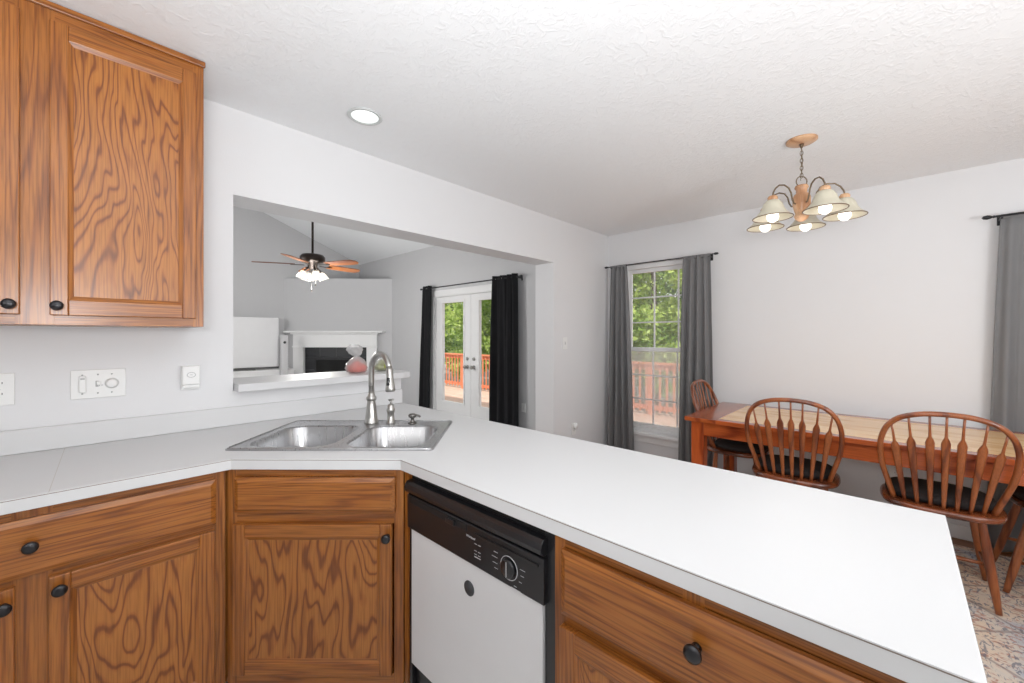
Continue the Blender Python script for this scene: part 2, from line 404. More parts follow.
def thing(name, label, cat, loc=(0, 0, 0), rz=0, group=None):
    o = D.objects.new(name, None); COL.objects.link(o); o.empty_display_size = 0.1
    o.location = loc; o.rotation_euler = (0, 0, rz)
    return tag(o, label, cat, group)
def struct(o, kind='structure'): o['kind'] = kind; return o
def copy_tree(o, parent=None):
    c = o.copy(); COL.objects.link(c); c.parent = parent
    for ch in [q for q in D.objects if q.parent is o]:
        copy_tree(ch, c)
    return c

def rrect(x0, x1, y0, y1, r, n=5):
    pts = []
    for cx, cy, a0 in ((x1 - r, y1 - r, 0), (x0 + r, y1 - r, PI / 2), (x0 + r, y0 + r, PI), (x1 - r, y0 + r, 1.5 * PI)):
        for k in range(n + 1):
            a = a0 + PI / 2 * k / n; pts.append((cx + r * math.cos(a), cy + r * math.sin(a)))
    return pts
def plate_with_holes(outer, holes, z0, z1):
    bm = bmesh.new()
    def loop(pts):
        vs = [bm.verts.new((x, y, z1)) for x, y in pts]
        return [bm.edges.new((vs[i], vs[(i + 1) % len(vs)])) for i in range(len(vs))]
    es = loop(outer)
    for h in holes: es += loop(h)
    bmesh.ops.triangle_fill(bm, edges=es, use_beauty=True, use_dissolve=False)
    r = bmesh.ops.extrude_face_region(bm, geom=bm.faces[:])
    for v in [g for g in r['geom'] if isinstance(g, bmesh.types.BMVert)]: v.co.z = z0
    bmesh.ops.recalc_face_normals(bm, faces=bm.faces[:])
    mb = MB(); bm.verts.index_update()
    mb.add([tuple(v.co) for v in bm.verts], [[v.index for v in f.verts] for f in bm.faces])
    bm.free(); return mb

# ------------------------------------------------------------------ room numbers
WY, WB = 2.35, 2.57          # pass-through wall, kitchen face and living-room face
DX = 4.02                    # inside face of the window wall
CZ = 2.45                    # ceiling
OX0, OX1, OZ = 0.509, 3.04, 2.033
KX = 1.43                    # end of the knee wall

# floor, ceilings
kitchen_vinyl = flat('kitchen_vinyl_floor', (0.62, 0.61, 0.59), 0.5, var=0.05, vscale=5)
struct(MB().box(1.385, DX + .15, -3.0, WB, -0.12, 0.0).build('floor', floor_wood))
struct(MB().box(-3.2, DX + .15, WB, 8.5, -0.12, 0.0).build('floor_living', flat('pale_grey_carpet', (0.52, 0.52, 0.52), 0.95, bump=.3, bscale=400)))
struct(MB().box(-3.2, 1.385, -3.0, WB, -0.12, 0.0).build('floor_kitchen', kitchen_vinyl))
struct(MB().box(-3.2, DX, -3.0, WY, CZ, CZ + 0.15).build('ceiling', ceil_mat))
m = MB()
FR = 8.33
prof = [(DX + .06, 2.86), (0.6, 4.23), (-0.6, 4.23), (-0.6, 4.38), (0.6, 4.38), (DX + .06, 3.01)]
n = len(prof)
m.add([(x, WB, z) for x, z in prof] + [(x, FR, z) for x, z in prof],
      [tuple(range(n)), tuple(range(n, 2 * n))[::-1]] + [(i, n + i, n + (i + 1) % n, (i + 1) % n) for i in range(n)])
struct(m.build('ceiling_vault', ceil_mat))
# pass-through wall with header
m = MB()
m.box(-3.2, OX0, WY, WB, 0, 4.38); m.box(OX0, OX1, WY, WB, OZ, 4.38); m.box(OX1, DX, WY, WB, 0, 4.38)
m.box(OX0, KX, WY, WB, 0, 1.078)
struct(m.build('wall_left', wall_white))
# window wall
WIN1 = (1.280, 2.196, 0.345, 2.100)
WIN2 = (-1.47, -0.554, 0.345, 2.100)
DR = (3.80, 5.60, 0.0, 2.0)
def wall_x(x0, x1, y0, y1, z0, z1, holes, mat, name):
    m = MB(); ys = sorted({y0, y1} | {h[0] for h in holes} | {h[1] for h in holes})
    for a, b in zip(ys[:-1], ys[1:]):
        hh = [h for h in holes if h[0] <= a + 1e-6 and h[1] >= b - 1e-6]
        if not hh: m.box(x0, x1, a, b, z0, z1)
        for h in hh:
            if h[2] > z0 + 1e-4: m.box(x0, x1, a, b, z0, h[2])
            m.box(x0, x1, a, b, h[3], z1)
    return struct(m.build(name, mat))
wall_x(DX, DX + .15, -3.0, WB, 0, CZ + .15, [WIN1, WIN2], wall_white, 'wall_right')
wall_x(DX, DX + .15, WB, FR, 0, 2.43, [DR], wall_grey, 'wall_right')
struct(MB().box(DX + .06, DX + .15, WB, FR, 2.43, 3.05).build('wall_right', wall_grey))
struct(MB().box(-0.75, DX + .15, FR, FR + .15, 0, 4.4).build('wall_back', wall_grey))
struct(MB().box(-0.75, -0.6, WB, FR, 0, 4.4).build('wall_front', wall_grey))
struct(MB().box(-3.35, -3.2, -3.15, WB, 0, CZ + .15).build('wall_side', wall_white))
struct(MB().box(-3.2, DX + .15, -3.15, -3.0, 0, CZ + .15).build('wall_rear', wall_white))
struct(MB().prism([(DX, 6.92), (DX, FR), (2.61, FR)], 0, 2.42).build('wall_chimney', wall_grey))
# baseboards
struct(MB().box(DX - .014, DX, -3.0, WY, 0, 0.09).build('baseboard_right', trim_white, bev=.004))
struct(MB().box(OX1, DX - .014, WY - .014, WY, 0, 0.09).build('baseboard_left', trim_white, bev=.004))
struct(MB().box(DX - .014, DX, 5.62, 6.9, 0, 0.09).box(DX - .014, DX, WB, 3.70, 0, 0.09).build('baseboard_right', trim_white, bev=.004))

# ------------------------------------------------------------------ windows
def window(idx, W, screen=True):
    y0, y1, z0, z1 = W
    root = D.objects.new('window_%d' % idx, None); COL.objects.link(root); struct(root)
    root.location = (DX, y0, z0); wd, ht = y1 - y0, z1 - z0
    # local frame: x into the wall, y along, z up
    fr = MB(); t = 0.045
    fr.box(.045, .13, 0, t, 0, ht).box(.045, .13, wd - t, wd, 0, ht).box(.045, .13, t, wd - t, ht - t, ht).box(.045, .13, t, wd - t, 0, t)
    fr.build('window_frame', trim_white, root, bev=.003)
    MB().box(-.045, .044, -.02, wd + .02, -.028, 0.004).build('window_sill', trim_white, root, bev=.004)
    MB().box(-.014, -.001, 0.0, wd, -.10, -.029).build('window_apron', trim_white, root, bev=.003)
    mid = 1.205 - z0
    for nm, zz0, zz1, xx in (('upper_sash', mid - .018, ht - t, .095), ('lower_sash', t, mid + .018, .065)):
        s = MB(); b = .038
        s.box(xx, xx + .026, t, t + b, zz0, zz1).box(xx, xx + .026, wd - t - b, wd - t, zz0, zz1)
        s.box(xx, xx + .026, t + b, wd - t - b, zz0, zz0 + b).box(xx, xx + .026, t + b, wd - t - b, zz1 - b, zz1)
        so = s.build(nm, trim_white, root, bev=.002)
        g = MB(); w0 = t + b; w1 = wd - t - b
        for k in (1, 2):
            y = w0 + (w1 - w0) * k / 3; g.box(xx + .008, xx + .018, y - .007, y + .007, zz0 + b, zz1 - b)
            z = zz0 + b + (zz1 - zz0 - 2 * b) * k / 3; g.box(xx + .0085, xx + .0175, w0, w1, z - .007, z + .007)
        g.build('grille', trim_white, so)
        MB().box(xx + .004, xx + .006, w0, w1, zz0 + b, zz1 - b).build('pane', glare_glass, so)
    MB().box(.126, .127, t, wd - t, t, mid).build('insect_screen', screen_mesh, root)
    return root
window(1, WIN1)
window(2, WIN2)

# french doors
root = D.objects.new('door_1', None); COL.objects.link(root); struct(root); root.location = (DX, 0, 0)
y0, y1, _, z1 = DR
c = MB()
c.box(-.018, -.001, y0 - .085, y0 + .01, 0, z1 + .085).box(-.018, -.001, y1 - .01, y1 + .085, 0, z1 + .085).box(-.018, -.001, y0 + .01, y1 - .01, z1 - .01, z1 + .085)
c.build('door_casing', trim_white, root, bev=.005)
MB().box(.002, .15, y0, y0 + .02, 0, z1).box(.002, .15, y1 - .02, y1, 0, z1).box(.002, .15, y0 + .02, y1 - .02, z1 - .02, z1).build('door_jamb', trim_white, root)
ym = (y0 + y1) / 2
for k, (a, b, gl) in enumerate(((ym + .003, y1 - .023, (4.87, 5.40)), (y0 + .023, ym - .003, (4.0, 4.51)))):
    s = MB(); ga, gb = gl; gz0, gz1 = 0.30, 1.875; xx, xt = .03, .075
    s.box(xx, xt, a, ga, .01, z1 - .023).box(xx, xt, gb, b, .01, z1 - .023).box(xx, xt, ga, gb, .01, gz0).box(xx, xt, ga, gb, gz1, z1 - .023)
    so = s.build('door_leaf', trim_white, root, bev=.002)
    f = MB(); w_ = .03
    f.box(xx - .01, xx, ga - w_, ga, gz0 - w_, gz1 + w_).box(xx - .01, xx, gb, gb + w_, gz0 - w_, gz1 + w_).box(xx - .01, xx, ga, gb, gz0 - w_, gz0).box(xx - .01, xx, ga, gb, gz1, gz1 + w_)
    f.build('glazing_bead', trim_white, so, bev=.003)
    MB().box(xx + .02, xx + .024, ga, gb, gz0, gz1).build('pane', glass, so)
    yk = (ym + .075) if k == 0 else (ym - .075)
    R90 = Matrix.Rotation(-PI / 2, 3, 'Y')
    for zk, nm, pr in ((0.875, 'door_knob', [(.030, 0), (.030, .008), (.012, .012), (.011, .035), (.026, .045), (.030, .058), (.022, .070), (0, .073)]),
                       (1.00, 'deadbolt', [(.027, 0), (.027, .012), (.02, .018), (0, .019)])):
        MB().lathe(pr, (xx - .001, yk, zk), 16, M=R90).build(nm, nickel, so)

# ------------------------------------------------------------------ counter, backsplash, ledge
SK = (-0.69, 1.793)
def sk(x, y): return CF(SK[0] + x, SK[1] + y)
outer = [(-1.6, 1.70), (0.362, 1.70), (0.768, 1.265), (0.768, -0.079), (1.43, -0.079), (1.43, WY), (-1.6, WY)]
hole = [sk(x, y) for x, y in rrect(-.372, .372, -.243, .243, .03)]
root = thing('countertop', 'white laminate L-shaped countertop with an angled corner holding the steel sink', 'countertop', (0, 0, 0))
plate_with_holes(outer, [hole], 0.877, 0.914).build('worktop', laminate, root, bev=.0015)
m = MB()
fp = outer[:5]
def off_strip(m, p, q, z0, z1, o0, o1):
    dx, dy = q[0] - p[0], q[1] - p[1]; L_ = math.hypot(dx, dy); nx, ny = dy / L_, -dx / L_
    m.prism([(p[0] + nx * o0, p[1] + ny * o0), (q[0] + nx * o0, q[1] + ny * o0), (q[0] + nx * o1, q[1] + ny * o1), (p[0] + nx * o1, p[1] + ny * o1)], z0, z1)
for p, q in zip(outer[0:4], outer[1:5]): off_strip(m, p, q, 0.9098, 0.9116, -.001, .0004)
m.build('edge_seam', lam_line, root)
m = MB().prism([(-.062, 1.702), (-.0605, 1.702), (-.042, 2.325), (-.0435, 2.325)], 0.9141, 0.91425)
m.build('joint_line', flat('laminate_joint', (.55, .52, .48), .5), root)
b = MB().box(-1.6, KX, WY - .020, WY - .0005, .9142, 1.003)
b.build('backsplash', laminate, root, bev=.004)

root = thing('bar_ledge', 'white laminate ledge capping the half wall behind the sink', 'ledge', (0, 0, 0))
lp = [(OX0 + .004, 2.272), (1.40, 2.272), (1.455, 2.285), (1.482, 2.33), (1.490, 2.40), (1.490, 2.56), (1.48, 2.62), (1.44, 2.655), (OX0 + .004, 2.66)]
MB().prism(lp, 1.079, 1.115).build('ledge_top', laminate, root, bev=.002)

# ------------------------------------------------------------------ sink
RZV = YAW - PI / 2        # frame aligned with the angled corner: local x along the front, y towards the wall
root = thing('kitchen_sink', 'double bowl stainless steel sink set in the angled counter corner', 'sink', (*sk(0, 0), .9142), RZV)
lb, rb = rrect(-.350, -.012, -.222, .150, .075, 7), rrect(.030, .352, -.222, .150, .075, 7)
plate_with_holes(rrect(-.393, .393, -.262, .262, .02), [lb, rb], 0, .006).build('rim', steel, root, bev=.002)
m = MB()
for (x0, x1, y0_, y1_, rr_) in ((-.387, .387, -.256, .256, .02),):
    pts = [(x, y, .0065) for x, y in rrect(x0, x1, y0_, y1_, rr_)]
    m.tube(pts, .0035, 8, closed=True)
m.build('rim_bead', steel, root)
for (x0, x1) in ((-.350, -.012), (.030, .352)):
    m = MB(); rings = []
    for off, z, rr in ((0, .004, .075), (.004, -.003, .075), (.010, -.12, .072), (.018, -.150, .066), (.040, -.168, .05), (.09, -.172, .03)):
        rings.append([(x, y, z) for x, y in rrect(x0 + off, x1 - off, -.222 + off, .150 - off, rr, 7)])
    nn = len(rings[0]); vs = sum(rings, [])
    fs = [(i * nn + k, i * nn + (k + 1) % nn, (i + 1) * nn + (k + 1) % nn, (i + 1) * nn + k) for i in range(len(rings) - 1) for k in range(nn)]
    fs.append(tuple((len(rings) - 1) * nn + k for k in range(nn)))
    m.add(vs, fs, 0, True)
    bo = m.build('bowl', steel, root)
    bo.modifiers.new('s', 'SOLIDIFY').thickness = -.0012
    MB().lathe([(.040, 0), (.042, .003), (.034, .004), (.030, .001), (.0, .001)], ((x0 + x1) / 2, -.03, -.1715), 20).build('drain', nickel, bo)
# faucet: stands on the sink deck
FX, FY = .003, .205
root = thing('kitchen_faucet', 'brushed nickel gooseneck pull-down faucet behind the sink', 'faucet', (*sk(FX, FY), .9205), RZV)
m = MB().lathe([(.034, 0), (.034, .006), (.030, .012), (.028, .03), (.022, .085), (.018, .105), (.0185, .108)], seg=28)
m.build('base', nickel, root)
MB().lathe([(.0175, .108), (.023, .112), (.0245, .120), (.023, .129), (.0175, .134), (.016, .140), (.0145, .150)], seg=28).build('collar', nickel, root)
dirx, diry = .145, -.135; dl = math.hypot(dirx, diry); ux, uy = dirx / dl, diry / dl
R_ = .084; top = .256
pts = [(0, 0, .145), (0, 0, .2), (0, 0, top)]
for k in range(1, 13):
    a = PI - (PI - .22) * k / 12; s_ = R_ + R_ * math.cos(a); pts.append((ux * s_, uy * s_, top + R_ * math.sin(a)))
rad = [.0135] * 15
MB().tube(pts, rad, 16).build('neck', nickel, root)
e0 = Vector(pts[-1]); dn = (Vector(pts[-1]) - Vector(pts[-2])).normalized(); dn = Vector((ux * .10, uy * .10, -1)).normalized()
m = MB().tube([e0 - dn * .004, e0 + dn * .01, e0 + dn * .035, e0 + dn * .085, e0 + dn * .100, e0 + dn * .106], [.0145, .0160, .0155, .021, .0230, .019], 18)
sp = m.build('spray_head', nickel, root)
q = e0 + dn * .058; side = Vector((-.15, -1, 0)).normalized()
MB().tube([q + side * .014 - dn * .016, q + side * .0185, q + side * .021 + dn * .018], [.0075, .008, .0075], 10).build('spray_button', black_plastic, sp)
root = thing('faucet_handle', 'small brushed nickel lever valve just right of the tall faucet', 'faucet handle', (*sk(.098, .205), .9205), RZV)
MB().lathe([(.023, 0), (.023, .004), (.018, .008), (.016, .045), (.019, .056), (.020, .066), (.0165, .074), (.015, .086), (.009, .094), (0, .096)], seg=22).build('valve_body', nickel, root)
MB().tube([(0, 0, .092), (.003, -.003, .104), (-.006, -.004, .112), (.018, -.012, .116)], [.006, .0055, .006, .0045], 10).build('lever', nickel, root)
root = thing('soap_dispenser', 'short dark nickel soap pump with a sideways nozzle, right of the lever valve', 'soap dispenser', (*sk(.205, .198), .9205), RZV)
MB().lathe([(.021, 0), (.021, .003), (.014, .006), (.009, .012), (.008, .026)], seg=20).build('pump_base', dark_nickel, root)
m = MB().lathe([(.010, .026), (.019, .031), (.020, .040), (.014, .046), (0, .048)], seg=20).tube([(0, 0, .038), (.02, -.004, .040), (.035, -.007, .037), (.041, -.008, .032)], [.006, .006, .005, .0045], 10)
m.build('pump_head', dark_nickel, root)

# ------------------------------------------------------------------ cabinetry parts (local frame: x across, -y out, z up)
def face_frame(root, x0, x1, z0, z1, xs, zs, y0=0.0, t=.019, sw=.035):
    """stiles at both ends and every xs, rails at both ends and every zs (zs: list of (z, height, xa, xb))"""
    m = MB()
    for a, b_ in [(x0, x0 + sw), (x1 - sw, x1)] + xs: m.box(a, b_, y0 - t, y0, z0, z1, 0)
    for (za, zb, xa, xb) in zs: m.box(xa, xb, y0 - t + .0004, y0 - .0002, za, zb, 1)
    return m.build('face_frame', [oak_v, oak_h], root, bev=.0008)
def door(root, x0, x1, z0, z1, yb, kx=None, kz=None, t=.019, sw=.042, rw=.045, bev=True):
    yf = yb - t; r = .008; iw = .012
    m = MB()
    # frame with eased outer edge
    def slab(a, b_, c_, d_, mat): m.box(a, b_, yf, yb, c_, d_, mat)
    slab(x0, x0 + sw, z0, z1, 0); slab(x1 - sw, x1, z0, z1, 0)
    slab(x0 + sw, x1 - sw, z0, z0 + rw, 1); slab(x0 + sw, x1 - sw, z1 - rw, z1, 1)
    a, b_, c_, d_ = x0 + sw, x1 - sw, z0 + rw, z1 - rw
    ia, ib, ic, id_ = a + iw, b_ - iw, c_ + iw, d_ - iw
    yp = yf + r
    m.add([(a, yf + .0015, c_), (b_, yf + .0015, c_), (b_, yf + .0015, d_), (a, yf + .0015, d_), (ia, yp, ic), (ib, yp, ic), (ib, yp, id_), (ia, yp, id_)],
          [(0, 1, 5, 4)], 1)
    o = len(m.v) - 8
    for f, mt in (((1, 2, 6, 5), 0), ((2, 3, 7, 6), 1), ((3, 0, 4, 7), 0)):
        m.f.append([i + o for i in f]); m.m.append(mt); m.sm.append(False)
    m.box(ia - .002, ib + .002, yp, yb - .001, ic - .002, id_ + .002, 2)
    d = m.build('door', [oak_v, oak_h, oak_panel], root, bev=.0025)
    if kx is not None: knob(d, kx, kz, yf)
    return d
def knob(par, kx, kz, yf, name='knob'):
    Mx = Matrix.Rotation(PI / 2, 3, 'X')
    k = MB().lathe([(.009, 0), (.007, .004), (.0055, .010), (.008, .014), (.015, .018), (.0165, .022), (.015, .027), (.008, .030), (0, .0305)], (kx, yf, kz), 20, M=Mx)
    return k.build(name, knob_mat, par)
def drawer_front(root, x0, x1, z0, z1, yb, kx=None, kz=None, name='drawer'):
    e = .016; y1_, y2_ = yb - .012, yb - .019
    m = MB()
    vs = [(x0, yb, z0), (x1, yb, z0), (x1, yb, z1), (x0, yb, z1), (x0, y1_, z0), (x1, y1_, z0), (x1, y1_, z1), (x0, y1_, z1),
          (x0 + e, y2_, z0 + e), (x1 - e, y2_, z0 + e), (x1 - e, y2_, z1 - e), (x0 + e, y2_, z1 - e)]
    m.add(vs, [(3, 2, 1, 0), (0, 1, 5, 4), (1, 2, 6, 5), (2, 3, 7, 6), (3, 0, 4, 7), (4, 5, 9, 8), (5, 6, 10, 9), (6, 7, 11, 10), (7, 4, 8, 11), (8, 9, 10, 11)])
    d = m.build(name, oak_h, root, bev=.0012)
    if kx is not None: knob(d, kx, kz, y2_)
    return d
def shell(root, x0, x1, dep, z0, z1, t=.016, toe_d=.06, toe_on=True):
    m = MB(); e = .0006
    m.box(x0, x0 + t, .001, dep, z0, z1).box(x1 - t, x1, .001, dep, z0, z1)
    m.box(x0 + t, x1 - t, .001, dep, z0, z0 + t).box(x0 + t, x1 - t, dep - t, dep, z0 + t, z1).box(x0 + t, x1 - t, .001, dep - t, z1 - t, z1)
    m.build('body', cabinet_side, root)
    if toe_on: MB().box(x0, x1, toe_d, toe_d + .016, 0.001, z0 - .0005).build('toe_kick', toe, root)

# left run base cabinet: face at world y 1.735
B0, B1, ZB, ZT = -.53, .352, .105, .876
root = thing('base_cabinet', 'honey oak base cabinet left of the corner, long drawer over two doors', 'cabinet', (0, 1.754, 0))
shell(root, B0, B1, .575, ZB, ZT)
face_frame(root, B0, B1, ZB, ZT, [(-.130, -.055)], [(ZB, ZB + .035, B0 + .035, B1 - .035), (.664, .702, B0 + .035, B1 - .035), (.84, ZT, B0 + .035, B1 - .035)])
drawer_front(root, -.510, .323, .690, .848, -.0195, -.094, .776)
door(root, -.062, .318, .125, .672, -.0195, -.041, .637)
door(root, -.500, -.122, .125, .672, -.0195, -.140, .630)
# angled sink cabinet
org = CF(-.699, 1.474)
root = thing('sink_cabinet', 'oak corner cabinet with one door under the sink and a false drawer front', 'cabinet', (*org, 0), RZV)
def wl(x, y):
    dx, dy = x - org[0], y - org[1]
    return (dx * SN - dy * CS, dx * CS + dy * SN)
m = MB()
poly = [wl(.3545, 1.757), wl(.3545, 2.325), wl(1.375, 2.325), wl(1.375, 1.290), wl(.812, 1.290)]
fl, fr_ = (-.312, .001), (.312, .001)
m.prism([fl, poly[0], poly[1], poly[2], poly[3], poly[4], fr_], ZB, ZB + .016)
def wallseg(p, q, t=.012):
    dx, dy = q[0] - p[0], q[1] - p[1]; L_ = math.hypot(dx, dy); nx, ny = dy / L_ * t, -dx / L_ * t
    m.prism([p, q, (q[0] + nx, q[1] + ny), (p[0] + nx, p[1] + ny)], ZB + .017, ZT)
for i in range(4): wallseg(poly[i], poly[i + 1])
m.build('body', cabinet_side, root)
MB().box(-.26, .26, .055, .07, .001, ZB - .001).build('toe_kick', toe, root)
face_frame(root, -.3135, .3135, ZB, ZT, [], [(ZB, ZB + .04, -.28, .28), (.679, .724, -.28, .28), (.846, ZT, -.28, .28)], sw=.034)
drawer_front(root, -.280, .286, .721, .846, -.0195, name='false_drawer_front')
door(root, -.283, .276, .150, .682, -.0195, .262, .642)
# dishwasher
RP = -PI / 2
DWY = 1.255
root = thing('dishwasher', 'built-in dishwasher with black control panel and white front under the peninsula', 'dishwasher', (.815, DWY, 0), RP)
# local x runs from the corner towards the peninsula end (world -y), local -y faces the kitchen
MB().box(.004, .640, .003, .545, .10, .868).build('tub', black_matte, root)
MB().box(.001, .0175, -.018, .002, .10, .675).build('side_trim', black_plastic, root, bev=.001)
MB().box(.608, .6475, -.012, .002, .10, .864).build('side_trim', black_plastic, root, bev=.001)
MB().box(.018, .6075, -.022, .002, .205, .6755).build('front_panel', white_enamel, root, bev=.003)
MB().box(.018, .6075, -.002, .002, .10, .203).build('kick_panel', black_plastic, root, bev=.002)
cp = MB().box(.001, .6165, -.028, .002, .676, .792).build('control_panel', black_plastic, root, bev=.003)
MB().box(.001, .6075, -.006, .002, .7925, .862).build('top_recess', black_matte, root)
m = MB()
pf = [(-.0065, .800), (-.026, .798), (-.037, .805), (-.040, .818), (-.036, .832), (-.028, .840), (-.0065, .842)]
nn = len(pf)
m.add([(.001, y, z) for y, z in pf] + [(.6165, y, z) for y, z in pf], [tuple(range(nn)), tuple(range(nn, 2 * nn))[::-1]] + [(i, (i + 1) % nn, nn + (i + 1) % nn, nn + i) for i in range(nn)])
m.build('handle_lip', black_plastic, root, bev=.002)
MB().box(.02, .325, -.0310, -.0282, .768, .788).build('latch_bar', black_matte, root, bev=.001)
MB().box(.36, .600, -.0320, -.0282, .768, .774).build('lower_lip', black_plastic, root, bev=.0005)
MB().box(.235, .275, -.040, -.0312, .769, .785).build('latch', black_plastic, root, bev=.002)
Mx = Matrix.Rotation(PI / 2, 3, 'X')
MB().lathe([(.022, 0), (.022, .002), (0, .002)], (.328, -.022, .597), 28, M=Mx).build('round_magnet', dark_disc, root)
dc = (.497, -.028, .725)
dk = MB().lathe([(.026, 0), (.025, .008), (.021, .011), (0, .011)], dc, 28, M=Mx).build('dial', black_plastic, root)
ring = [(dc[0] + .031 * math.cos(a), -.0285, dc[2] + .031 * math.sin(a)) for a in [2 * PI * k / 32 for k in range(32)]]
MB().tube(ring, .0009, 6, closed=True).build('dial_ring', silver_print, dk)
MB().box(dc[0] - .0008, dc[0] + .0008, -.0398, -.039, dc[2] - .02, dc[2] + .02).build('dial_pointer', silver_print, dk)
def mark(x, z, w_, h_=.0011): MB().box(x, x + w_, -.0286, -.0280, z, z + h_).build('printed_mark', silver_print, cp)
for i, (dx, dz, w_) in enumerate([(-.058, .024, .016), (-.066, .010, .022), (-.062, -.006, .018), (-.056, -.020, .014), (.040, .012, .018), (.042, -.004, .012), (.036, -.022, .010), (.018, -.040, .010), (.008, -.047, .034)]):
    mark(dc[0] + dx, dc[2] + dz, w_)
for z in (.742, .722, .712): mark(.358, z, .010); mark(.374, z, .010)
mark(.358, .704, .026, .002)
tx = D.curves.new('maker_script', 'FONT'); tx.body = 'Whirlpool'; tx.size = .0095; tx.extrude = .0002; tx.shear = .3
tmp = D.objects.new('script_source', tx); COL.objects.link(tmp)
tme = D.meshes.new_from_object(tmp.evaluated_get(bpy.context.evaluated_depsgraph_get())); D.objects.remove(tmp)
tme.materials.clear(); tme.materials.append(silver_print)
to = D.objects.new('maker_script', tme); COL.objects.link(to); to.parent = cp; to.location = (.320, -.0284, .752); to.rotation_euler = (PI / 2, 0, 0)
# peninsula cabinet
root = thing('peninsula_cabinet', 'oak peninsula cabinet right of the dishwasher with a wide drawer over doors', 'cabinet', (.809, .606, 0), RP)
shell(root, 0, .65, .565, ZB, ZT)
face_frame(root, 0, .65, ZB, ZT, [(.305, .345)], [(ZB, ZB + .035, .03, .62), (.660, .700, .03, .62), (.845, ZT, .03, .62)], sw=.03)
drawer_front(root, .027, .634, .692, .845, -.0195, .338, .779)
door(root, .027, .312, .125, .667, -.0195, .290, .60)
door(root, .338, .632, .125, .667, -.0195, .360, .60)
# filler between corner cabinet and dishwasher
tag(MB().box(.7935, .812, 1.2565, 1.2795, ZB, ZT).build('cabinet_filler', oak_v), 'narrow oak filler strip between the sink cabinet and the dishwasher', 'cabinet filler')
# upper cabinets
U0, U1 = -.55, .341
root = thing('wall_cabinet', 'tall honey oak wall cabinet hanging at upper left, up to the ceiling', 'cabinet', (0, 2.059, 0))
shell(root, U0, U1, .290, 1.382, 2.446, toe_on=False)
face_frame(root, U0, U1, 1.382, 2.446, [(-.145, -.060)], [(1.382, 1.425, U0 + .03, U1 - .03), (2.385, 2.446, U0 + .03, U1 - .03)], sw=.034)
door(root, -.071, .314, 1.414, 2.385, -.0195, -.055, 1.445, rw=.052)
door(root, -.520, -.134, 1.414, 2.385, -.0195, -.155, 1.445, rw=.052)
MB().box(U0, U1 + .004, -.032, -.0192, 2.424, 2.4465).build('top_moulding', oak_h, root, bev=.003)

# ------------------------------------------------------------------ wall plates on the kitchen wall (local: x across, -y out)
Mx = Matrix.Rotation(PI / 2, 3, 'X')
def duplex(name, label, loc, rz=0, cat='outlet', cover=white_plastic):
    root = thing(name, label, cat, loc, rz)
    MB().box(-.036, .036, -.006, 0, -.058, .058).build('cover_plate', cover, root, bev=.002)
    for s_ in (-1, 1):
        r = MB().prism(rrect(-.0165, .0165, -.0135, .0135, .009), 0, .002)
        r.v = [(x, -.0061 - z, y + s_ * .0195) for x, y, z in r.v]
        ro = r.build('receptacle', cover, root)
        MB().box(-.0085, -.006, -.0086, -.0082, s_ * .0195 + .001, s_ * .0195 + .009).box(.006, .0085, -.0086, -.0082, s_ * .0195 + .001, s_ * .0195 + .008).box(-.002, .002, -.0086, -.0082, s_ * .0195 - .008, s_ * .0195 - .004).build('slots', slot_grey, ro)
    MB().lathe([(.003, 0), (.003, .001), (0, .0012)], (0, -.006, 0), 10, M=Mx).build('screw', grey_plastic, root)
    return root
duplex('wall_outlet', 'white wall outlet at the far left edge under the oak wall cabinet', (-.2025, WY - .0006, 1.152))
root = thing('switch_plate', 'wide white three-gang switch plate with slider, toggle and round dimmer on backsplash wall', 'switch plate', (.050, WY - .0006, 1.153))
MB().box(-.079, .079, -.006, 0, -.057, .057).build('cover_plate', white_plastic, root, bev=.002)
MB().box(-.056, -.036, -.020, -.0062, -.032, .034).build('slide_switch', white_plastic, root, bev=.003)
MB().box(-.052, -.040, -.022, -.0202, .020, .026).build('slide_mark', grey_plastic, root)
m = MB().box(-.010, -.001, -.0064, -.0060, -.012, .012).box(.000, .003, -.0064, -.0060, -.010, .010).box(.006, .012, -.0064, -.006, -.008, -.005)
m.build('switch_slots', grey_plastic, root)
tg = MB().box(-.0075, .0035, -.016, -.0066, -.004, .010).build('toggle', white_plastic, root, bev=.002)
MB().lathe([(.021, 0), (.021, .004), (.018, .006), (.0165, .018), (.014, .020), (0, .020)], (.037, -.0062, 0), 24, M=Mx).build('dimmer_knob', white_plastic, root)
ring = [(.037 + .019 * math.cos(a), -.0105, .019 * math.sin(a)) for a in [2 * PI * k / 24 for k in range(24)]]
MB().tube(ring, .0008, 6, closed=True).build('dimmer_ring', grey_plastic, root)
for x in (-.0465, -.003, .037):
    for z in (-.037, .037): MB().lathe([(.003, 0), (.003, .001), (0, .0012)], (x, -.006, z), 10, M=Mx).build('screw', grey_plastic, root)
root = thing('plug_in_monitor', 'small white square plug-in device with an oval button beside the pass-through', 'plug-in device', (.343, WY - .0006, 1.156))
MB().box(-.034, .034, -.006, 0, -.055, .055).build('cover_plate', white_plastic, root, bev=.002)
MB().box(-.033, .031, -.034, -.0062, -.030, .054).build('housing', white_plastic, root, bev=.004)
MB().box(-.031, .029, -.030, -.0063, -.044, -.031).build('lower_step', white_plastic, root, bev=.003)
ring = [(-.001 + .015 * math.cos(a), -.0345, .014 + .011 * math.sin(a)) for a in [2 * PI * k / 28 for k in range(28)]]
MB().tube(ring, .0012, 6, closed=True).build('button_ring', grey_plastic, root)
MB().box(-.006, .004, -.0346, -.0341, .013, .015).build('button_mark', grey_plastic, root)
